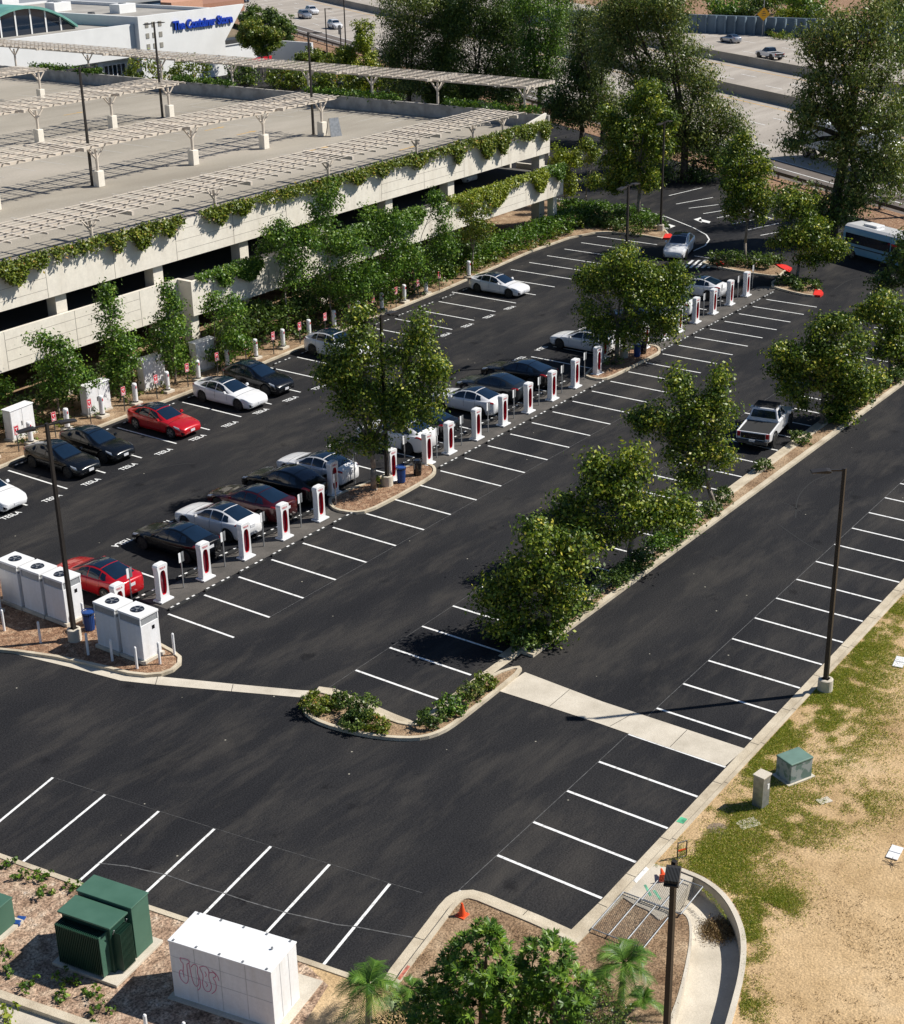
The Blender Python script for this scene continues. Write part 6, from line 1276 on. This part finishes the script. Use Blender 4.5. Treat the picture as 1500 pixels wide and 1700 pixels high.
for i, (px, py) in enumerate([(13, 1441), (35, 1467), (75, 1460), (72, 1487), (120, 1482), (5, 1590), (10, 1618), (50, 1642), (115, 1633), (112, 1658), (155, 1655), (165, 1685)]):
    shrub('low young plant on the wood chips, %s of a scattered dozen' % ORD[i] if False else ('spiky low plant on the wood chips '+['by the kerb at the picture edge', 'beside two plants near the edge kerb', 'nearest the kerb between box and edge', 'largest of the cluster before the big transformer', 'closest to the transformer roof corner', 'at the edge below the small green box', 'at the edge below the blue crate', 'before the bottom kerb near the edge', 'in the shade before the transformer pad', 'between the transformer pad and bottom kerb', 'just off the near pad corner', 'nearest the first white bollard'][i]),
          G(px, py), .34+.05*(i % 3), .34, 'green', .11, 110, 12, .05, group='young plants on the wood chips', shell=.2)
shrub('light green plant cut off at the bottom kerb', G(10, 1700), .45, .5, 'yel', .16, 50, 12, .08)
shrub('small leafy sprout at the foot of the island sycamore', G(624, 814), .35, .8, 'yel', .16, 60, 12, .08)
shrub('low bush around the trunk of the second island tree', G(1015, 606), .8, .8, 'dark', .15, 40, 14, .1)
# vines hanging over the parapets
def vine(label, x0, x1, y, z, drops, mat='vine', thick=.32, size=.17, dens=1.0):
    """trailing plant along the parapet top with hanging tongues (x, width, depth)"""
    C = []; k = int((x1-x0)*34*dens)
    for _ in range(k):
        x = random.uniform(x0, x1); v = .7+.6*noise.noise(Vector((x*.5, y, z))); C.append((x, y+random.uniform(-.3, .3), z+random.uniform(-.05, .30)*max(.2, v)))
        if random.random() < .45*v: C.append((x, y-.28, z-random.random()**1.5*.55*v))
    for (xc, w_, d_) in drops:
        for _ in range(int(w_*d_*75)):
            u = random.uniform(-1, 1); f = random.random(); C.append((xc+u*w_/2*(1-.55*f), y-.30-.10*random.random(), z-f*d_*(1-.35*abs(u))))
    C = np.array(C); per = 9; P = np.repeat(C, per, 0)+rng.normal(size=(len(C)*per, 3))*.10; N = rng.normal(size=P.shape)*.55+np.array([0, -.45, .6]); N /= np.linalg.norm(N, axis=1, keepdims=True)
    T = np.repeat(rng.random(len(C))*.5, per)+rng.random(len(P))*.55; o = bpy.data.objects.new('hanging_vine', leaf_mesh('hanging_vine', P, N, size, T, LV[mat])); link(o); return tag(o, label, 'vine', 'vines trailing over the garage parapets')
def FX(px, py, Y): d = ray(px, py); p = CAM+d*((Y-CY)/d[1]); return float(p[0])
fx = lambda px, py: FX(px, py, YF)
vine('thick vine drooping over the top parapet at the picture edge', -3, fx(75, 425), YF-.02, 9.08, [(fx(20, 450), 2.4, 1.2), (fx(60, 440), 1.2, .6)])
vine('vine on the top parapet between the first two shade-roof posts', fx(85, 418), fx(300, 372), YF-.02, 9.08, [(fx(190, 405), 1.4, .9), (fx(230, 395), 1.6, 1.2), (fx(275, 380), 1.2, .8)])
vine('vine on the top parapet beyond the bare stretch near the second post', fx(335, 358), fx(455, 332), YF-.02, 9.08, [(fx(360, 362), 1.6, .9), (fx(400, 352), 1.6, .7)])
vine('reddish vine on the top parapet at mid length', fx(458, 328), fx(640, 285), YF-.02, 9.08, [(fx(540, 325), 3.0, 1.3), (fx(590, 305), 2.0, .7), (fx(630, 295), 1.5, .6)])
vine('vine on the top parapet past the middle posts', fx(645, 283), fx(770, 255), YF-.02, 9.08, [(fx(755, 270), 1.2, 1.3), (fx(690, 280), 1.6, .7)])
vine('vine on the top parapet with long tongue before the corner', fx(772, 252), fx(905, 205)+.2, YF-.02, 9.12, [(fx(805, 258), 2.6, 1.6), (fx(830, 248), 2.0, 1.5), (fx(875, 225), 2.0, 1.0), (fx(900, 222), 1.6, 1.3), (fx(865, 230), 1.2, .7)])
f2 = lambda px, py: FX(px, py, YF-1.25)
vine('vine with bushy crest on the projecting planter parapet near its step', f2(330, 462), f2(385, 450), YF-1.2, 5.40, [(f2(370, 460), 1.8, 1.0)], mat='green')
vine('round green vine bush on the planter parapet before the first grove tree', f2(388, 448), f2(432, 436), YF-1.2, 5.42, [(f2(410, 445), 3.0, 1.1), (f2(400, 440), 2.4, .8)], mat='green')
vine('green vine covering the planter parapet behind the grove', f2(520, 405), f2(700, 352), YF-1.2, 5.42, [(f2(560, 395), 4, 1.4), (f2(620, 380), 5, 1.6), (f2(680, 362), 4, 1.2)], mat='green', dens=1.4)
vine('yellow-green vine on the planter parapet beyond the grove', f2(745, 325), f2(905, 290), YF-1.2, 5.42, [(f2(820, 320), 4.2, 1.6), (f2(780, 325), 3.5, 1.2), (f2(893, 300), 2.6, 1.6)], mat='yel', dens=1.3)
vine('dark vine wrapping the outer corner of the planter parapet', f2(905, 287), f2(934, 281)+.4, YF-1.2, 5.45, [(f2(925, 290), 2.0, 1.0)], mat='green', dens=1.4)
def vine_y(label, y0, y1, mat='green'):
    C = [(XE-.05+random.uniform(-.1, .9), random.uniform(y0, y1), 9.75+random.uniform(-.05, .45)) for _ in range(int((y1-y0)*22))]; C = np.array(C); P = np.repeat(C, 9, 0)+rng.normal(size=(len(C)*9, 3))*.13; N = rng.normal(size=P.shape)*.6+np.array([0, 0, .6]); N /= np.linalg.norm(N, axis=1, keepdims=True)
    o = bpy.data.objects.new('wall_top_vine', leaf_mesh('wall_top_vine', P, N, .22, rng.random(len(P))*.6+np.repeat(rng.random(len(C))*.4, 9), LV[mat])); link(o); tag(o, label, 'vine', 'vines on the far end wall')
XY = lambda px, py: float((CAM+ray(px, py)*((XE-CX)/ray(px, py)[0]))[1])
vine_y('green vine on top of the far end wall nearest the front corner', XY(890, 186), XY(735, 170))
vine_y('green vine on top of the far end wall around its middle', XY(660, 160), XY(505, 147))
vine_y('green vine on top of the far end wall before the store yard', XY(385, 138), XY(285, 130))
vine_y('green vine on top of the far end wall before the store windows', XY(165, 116), XY(45, 107))
# near bed: big leafy shrub, dark bush, palms
def rosettes(label, lobes_px, mat, dist, name='leafy_bush', size=.23):
    base = G(*dist); L = [lobe(base, *a) for a in lobes_px]; P_, N_, T_, A_ = [], [], [], []
    for c, r in L:
        k = int(175*(r[0]*r[1]+r[0]*r[2]+r[1]*r[2])/3); d = rng.normal(size=(k, 3)); d[:, 2] = np.abs(d[:, 2])*1.0-.25; d /= np.linalg.norm(d, axis=1, keepdims=True); C = c+d*r*(.75+.3*rng.random((k, 1)))
        for q in range(k):
            ax = d[q]*.6+np.array([0, 0, .7]); ax /= np.linalg.norm(ax); m_ = 17
            a = rng.normal(size=(m_, 3)); a -= (a@ax)[:, None]*ax; a /= np.linalg.norm(a, axis=1, keepdims=True); dr = a*.85+ax*(.1+.6*rng.random((m_, 1))); dr /= np.linalg.norm(dr, axis=1, keepdims=True)
            P_.append(C[q]+dr*size*.5); n_ = ax-(dr@ax)[:, None]*dr+rng.normal(size=(m_, 3))*.15; n_ /= np.linalg.norm(n_, axis=1, keepdims=True); N_.append(n_); A_.append(dr); T_.append(rng.random()*.45+rng.random(m_)*.45)
    P, N, A, T = (np.concatenate(q) for q in (P_, N_, A_, T_)); off = np.array([base[0], base[1], 0]); P = P-off; k = P[:, 2] > .05; P, N, A, T = P[k], N[k], A[k], T[k]
    b = np.cross(N, A); n = len(P); s = (size*(.8+.4*rng.random(n)))[:, None]; V = np.stack([P-A*s*.5, P+b*s*.13, P+A*s*.55, P-b*s*.13], 1).reshape(-1, 3)
    me = bpy.data.meshes.new('foliage'); me.vertices.add(4*n); me.vertices.foreach_set('co', V.astype(np.float32).ravel()); me.loops.add(4*n); me.loops.foreach_set('vertex_index', np.arange(4*n, dtype=np.int32)); me.polygons.add(n)
    me.polygons.foreach_set('loop_start', np.arange(0, 4*n, 4, dtype=np.int32)); me.polygons.foreach_set('loop_total', np.full(n, 4, dtype=np.int32)); at = me.attributes.new('tint', 'FLOAT', 'FACE'); at.data.foreach_set('value', np.clip(T, 0, 1).astype(np.float32)); me.update(); me.validate(); me.materials.append(LV[mat])
    t = thing(name, label, 'bush', (base[0], base[1], 0)); o = bpy.data.objects.new('foliage', me); link(o, t); m = MB()
    for c, r in L: m.path([(0, 0, .05), tuple((c-off)*np.array([.5, .5, .6])), tuple(c-off)], [.09, .06, .03], 7)
    m.build('stem', m_dbark, t); return t
rosettes('big tree-like bush with strappy leaves in the near bed, first of two crowns', [(795, 1600, 60, 48), (765, 1645, 62, 45), (808, 1562, 28, 36), (845, 1650, 48, 45), (725, 1685, 50, 38), (810, 1690, 70, 40)], 'bush', (800, 1760), size=.20)
rosettes('strappy-leaved bush behind and beside the big one toward the kerb corner', [(908, 1598, 48, 46), (935, 1645, 50, 42), (905, 1690, 60, 40)], 'bush', (920, 1750), size=.20)
tree('dense small-leaved dark bush at the foot of the nearer palm', (1000, 1740), [(985, 1680, 52, 48), (950, 1710, 40, 30), (1025, 1700, 30, 34)], mat='dark', r0=.06, size=.09, dens=90, per=20, crad=.10, name='dense_bush', top=.3, sub_=False)
tree('dark bush in shade below the small palm', (680, 1740), [(660, 1690, 40, 28), (700, 1700, 36, 30)], mat='dark', r0=.05, size=.10, dens=90, per=18, crad=.10, name='dense_bush', top=.3, sub_=False)
fl = MB()
for px, py in ((944, 1597), (932, 1678), (790, 1665), (812, 1690), (862, 1687)): pass
def palm(label, basepx, crownpx, n, L, trunk_r=.09, name='palm', spiky=False):
    base = G(*basepx); c, _ = lobe(base, crownpx[0], crownpx[1], 1, 1); t = thing(name, label, 'palm', (base[0], base[1], .05)); c = c-np.array([base[0], base[1], .05]); m = MB()
    if not spiky: m.path([(0, 0, 0), tuple(c*np.array([.5, .5, .5])), tuple(c)], [trunk_r*1.3, trunk_r, trunk_r*.9], 9); m.build('trunk', m_bark, t)
    for k in range(n):
        az = 2*math.pi*k/n*1.618*2.0+random.random()*.4; el = random.uniform(-.15, 1.15); d = np.array([math.cos(az), math.sin(az), 0]); Lk = L*random.uniform(.8, 1.1); f = MB(); pts = []
        for j in range(9):
            s = j/8; pts.append(c+d*Lk*s*math.cos(el)*(1-.1*s)+np.array([0, 0, Lk*(s*math.sin(el)-.62*s*s)]))
        f.path([tuple(p) for p in pts], [.012*(1-.09*j) for j in range(9)], 4); side = np.array([-d[1], d[0], 0]); nl = 26
        for j in range(3, nl):
            s = j/nl; i = min(int(s*8), 7); fr = s*8-i; p = pts[i]*(1-fr)+pts[i+1]*fr; tg = pts[i+1]-pts[i]; tg /= np.linalg.norm(tg); ll = Lk*.30*math.sin(math.pi*min(1, s*.92+.08))**.6
            for sg in (1, -1):
                dr = side*sg*.75+tg*.65+np.array([0, 0, -.25+.25*random.random()]); dr /= np.linalg.norm(dr); e = p+dr*ll; wv = tg*.016; f.add([tuple(p-wv), tuple(p+wv), tuple(e)], [(0, 1, 2)])
        me = f.mesh('frond', LV['palm']); at = me.attributes.new('tint', 'FLOAT', 'FACE'); tv = random.random()*.5; at.data.foreach_set('value', np.clip(tv+rng.random(len(me.polygons))*.5, 0, 1).astype(np.float32)); link(bpy.data.objects.new('frond', me), t)
    return t
palm('small feathery palm between the white enclosure pad and the near bed', (612, 1708), (612, 1636), 34, 1.35)
palm('small feathery palm beside the fence panel and near lamp post', (1030, 1668), (1036, 1600), 32, 1.35)
palm('low dark palm tuft behind the feathery palm and big bush', (683, 1665), (683, 1640), 14, .75, spiky=True)
palm('low palm tuft before the near lamp post', (1068, 1690), (1068, 1660), 14, .8, spiky=True)
palm('low drooping palm tuft between dark bush and feathery palm', (995, 1640), (995, 1618), 12, .7, spiky=True)
# vegetation beyond the freeway
GFW = 'trees beyond the freeway sound wall'
for i, (lab, b, L_, mt) in enumerate([('bright green tree beyond the sound wall nearest the yellow sign', (1200, 40), [(1195, 10, 30, 20), (1225, 18, 26, 16)], 'green'), ('dark green tree beyond the sound wall', (1245, 42), [(1248, 14, 26, 20), (1270, 8, 20, 18)], 'dark'), ('yellow-green round bush beyond the sound wall past the sign', (1310, 46), [(1308, 24, 28, 14), (1335, 20, 26, 16)], 'yel'), ('green tree beyond the sound wall partly hidden by the airy tree', (1360, 50), [(1355, 15, 28, 20), (1330, 2, 26, 12)], 'green'), ('dark backdrop tree behind the yellow-green bush', (1300, 30), [(1290, -6, 40, 14), (1340, -12, 50, 12), (1240, -8, 40, 10)], 'dark'), ('dark tree beyond the freeway at the picture edge', (1500, 60), [(1480, 20, 40, 40), (1510, 50, 30, 30)], 'dark')]):
    bb = G(*b); tree(lab, b, L_, mat=mt, r0=.25, size=.6, dens=6, per=22, crad=.7, bark=m_dbark, group=GFW, name='roadside_tree', top=1, dep=5)
for i, (px, py) in enumerate([(1282, 60), (1296, 64), (1305, 66)]): shrub('low grey-green plant at the foot of the sound wall, %s from the yellow sign' % ORD[i], G(px, py), 1.6, 1.0, 'vine', .4, 12, 12, .3, group='plants at the sound wall')
# sparse vegetation by the guard rail
for i, (px, py, r_) in enumerate([(1300, 335, 1.4), (1330, 330, 1.6), (1480, 330, 1.4), (1460, 345, 1.2)]): shrub('dry scrubby bush by the guard rail, %s from the slim far sycamore' % ORD[i], G(px, py), r_, 1.8, ('dark', 'euc')[i % 2], .26, 14, 16, .2, group='scrub by the guard rail')
shrub('magenta flowering shrub glimpsed between dark trees near the garage corner', G(1001, 200), .6, 3.4, 'flower', .22, 16, 14, .2)
tag(MB().box(0, .1, 0, .1, 0, .1).build('pebble', m_conc2), 'x y z w', 'stone') if False else None
# grass growing on the sandy lot, and debris in the channel
def tufts(name, pts_z, label, cat=None, size=.10, mat='grass', kind='stuff', up=.9):
    P = np.array(pts_z); N = rng.normal(size=P.shape); N[:, 2] *= .35; N /= np.linalg.norm(N, axis=1, keepdims=True); o = bpy.data.objects.new(name, leaf_mesh(name, P, N, size, rng.random(len(P)), LV[mat], .22)); link(o); return tag(o, label, cat, None, kind)
pts = []
gc = [(1180, 1300, 70, 60), (1230, 1250, 60, 60), (1270, 1210, 60, 50), (1300, 1180, 60, 50), (1340, 1150, 50, 40), (1380, 1110, 45, 40), (1420, 1070, 40, 35), (1470, 1010, 40, 40), (1160, 1340, 50, 50), (1250, 1330, 80, 60), (1280, 1400, 70, 50), (1200, 1400, 60, 50), (1330, 1240, 80, 50), (1400, 1230, 60, 50), (1330, 1360, 60, 40), (1165, 1440, 60, 40), (1210, 1470, 30, 50), (1245, 1540, 22, 60), (1240, 1640, 26, 60), (1420, 1330, 60, 30), (1290, 1500, 30, 20), (1390, 1130, 60, 50), (1450, 1100, 50, 40), (1360, 1190, 60, 40), (1210, 1290, 50, 50), (1250, 1240, 50, 40), (1290, 1200, 50, 40), (1330, 1160, 50, 40), (1370, 1120, 40, 40), (1410, 1080, 40, 40), (1450, 1040, 40, 40), (1175, 1330, 40, 40), (1480, 1010, 30, 30), (1130, 1420, 40, 30), (1440, 1180, 60, 40)]
while len(pts) < 165000:
    c = random.choice(gc); px, py = random.gauss(c[0], c[2]*.75), random.gauss(c[1], c[3]*.75)
    x, y = G(px, py, .11)
    if y > yb(x)-.62: continue
    dm = min(math.hypot(x-q[0], y-q[1]) for q in chanR)
    if px < 1230 and py > 1440 and (dm < .25 or px < 1128+ (py-1440)*.9 if py < 1530 else (dm < .25 or px < 1228)): continue
    v = noise.noise(Vector((x*.55, y*.55, 3)))+.6*noise.noise(Vector((x*1.9, y*1.9, 9)))
    if 1.25*v+random.gauss(0, .24) > -.12: pts.append((x, y, .11+random.random()*.05))
tufts('grass', pts, 'patchy green and yellow grass on the sandy lot', size=.075)
pts = []
for _ in range(26000):
    px, py = random.uniform(1130, 1520), random.uniform(1050, 1720); x, y = G(px, py, .11)
    if y > yb(x)-.7 or (px < 1240 and py > 1430): continue
    v = noise.noise(Vector((x*.45, y*.45, 13)))+.7*noise.noise(Vector((x*2.4, y*2.4, 4)))
    if v > .12: pts.append((x, y, .115+random.random()*.02))
tufts('dry_weeds', pts, 'sparse dry weeds and twigs over the sandy ground', None, .07, 'litter')
t = thing('dry_branch', 'dry bare branch lying beside the broken white panel', 'branch', (*G(1478, 1440), .13)); m = MB()
for k in range(9): a = random.uniform(0, 6.28); m.tube((0, 0, .02), (math.cos(a)*.4, math.sin(a)*.3, random.uniform(.0, .12)), .012, .004, 5)
m.build('twig', m_dbark, t)
pts = []
for _ in range(5200):
    px, py = random.gauss(1193, 14), random.gauss(1545, 9); x, y = G(px, py, -.40)
    pts.append((x, y, -.41+random.random()*.12))
tufts('debris_pile', pts, 'heap of dry leaves and twigs lying in the concrete channel', 'debris', .09, 'litter', kind=None)
pts = []
for _ in range(16000):
    px, py = random.uniform(640, 1140), random.uniform(1480, 1700); x, y = G(px, py, .09)
    v = noise.noise(Vector((x*.8, y*.8, 5)))
    if v+random.gauss(0, .2) > .15: pts.append((x, y, .095+random.random()*.03))
def inside(p, poly):
    c = False; j = len(poly)-1
    for i in range(len(poly)):
        if (poly[i][1] > p[1]) != (poly[j][1] > p[1]) and p[0] < (poly[j][0]-poly[i][0])*(p[1]-poly[i][1])/(poly[j][1]-poly[i][1])+poly[i][0]: c = not c
        j = i
    return c
pts = [p for p in pts if inside(p, bedpoly)]; tufts('leaf_litter', pts, 'dry leaf litter over the near planting bed', None, .07, 'litter')
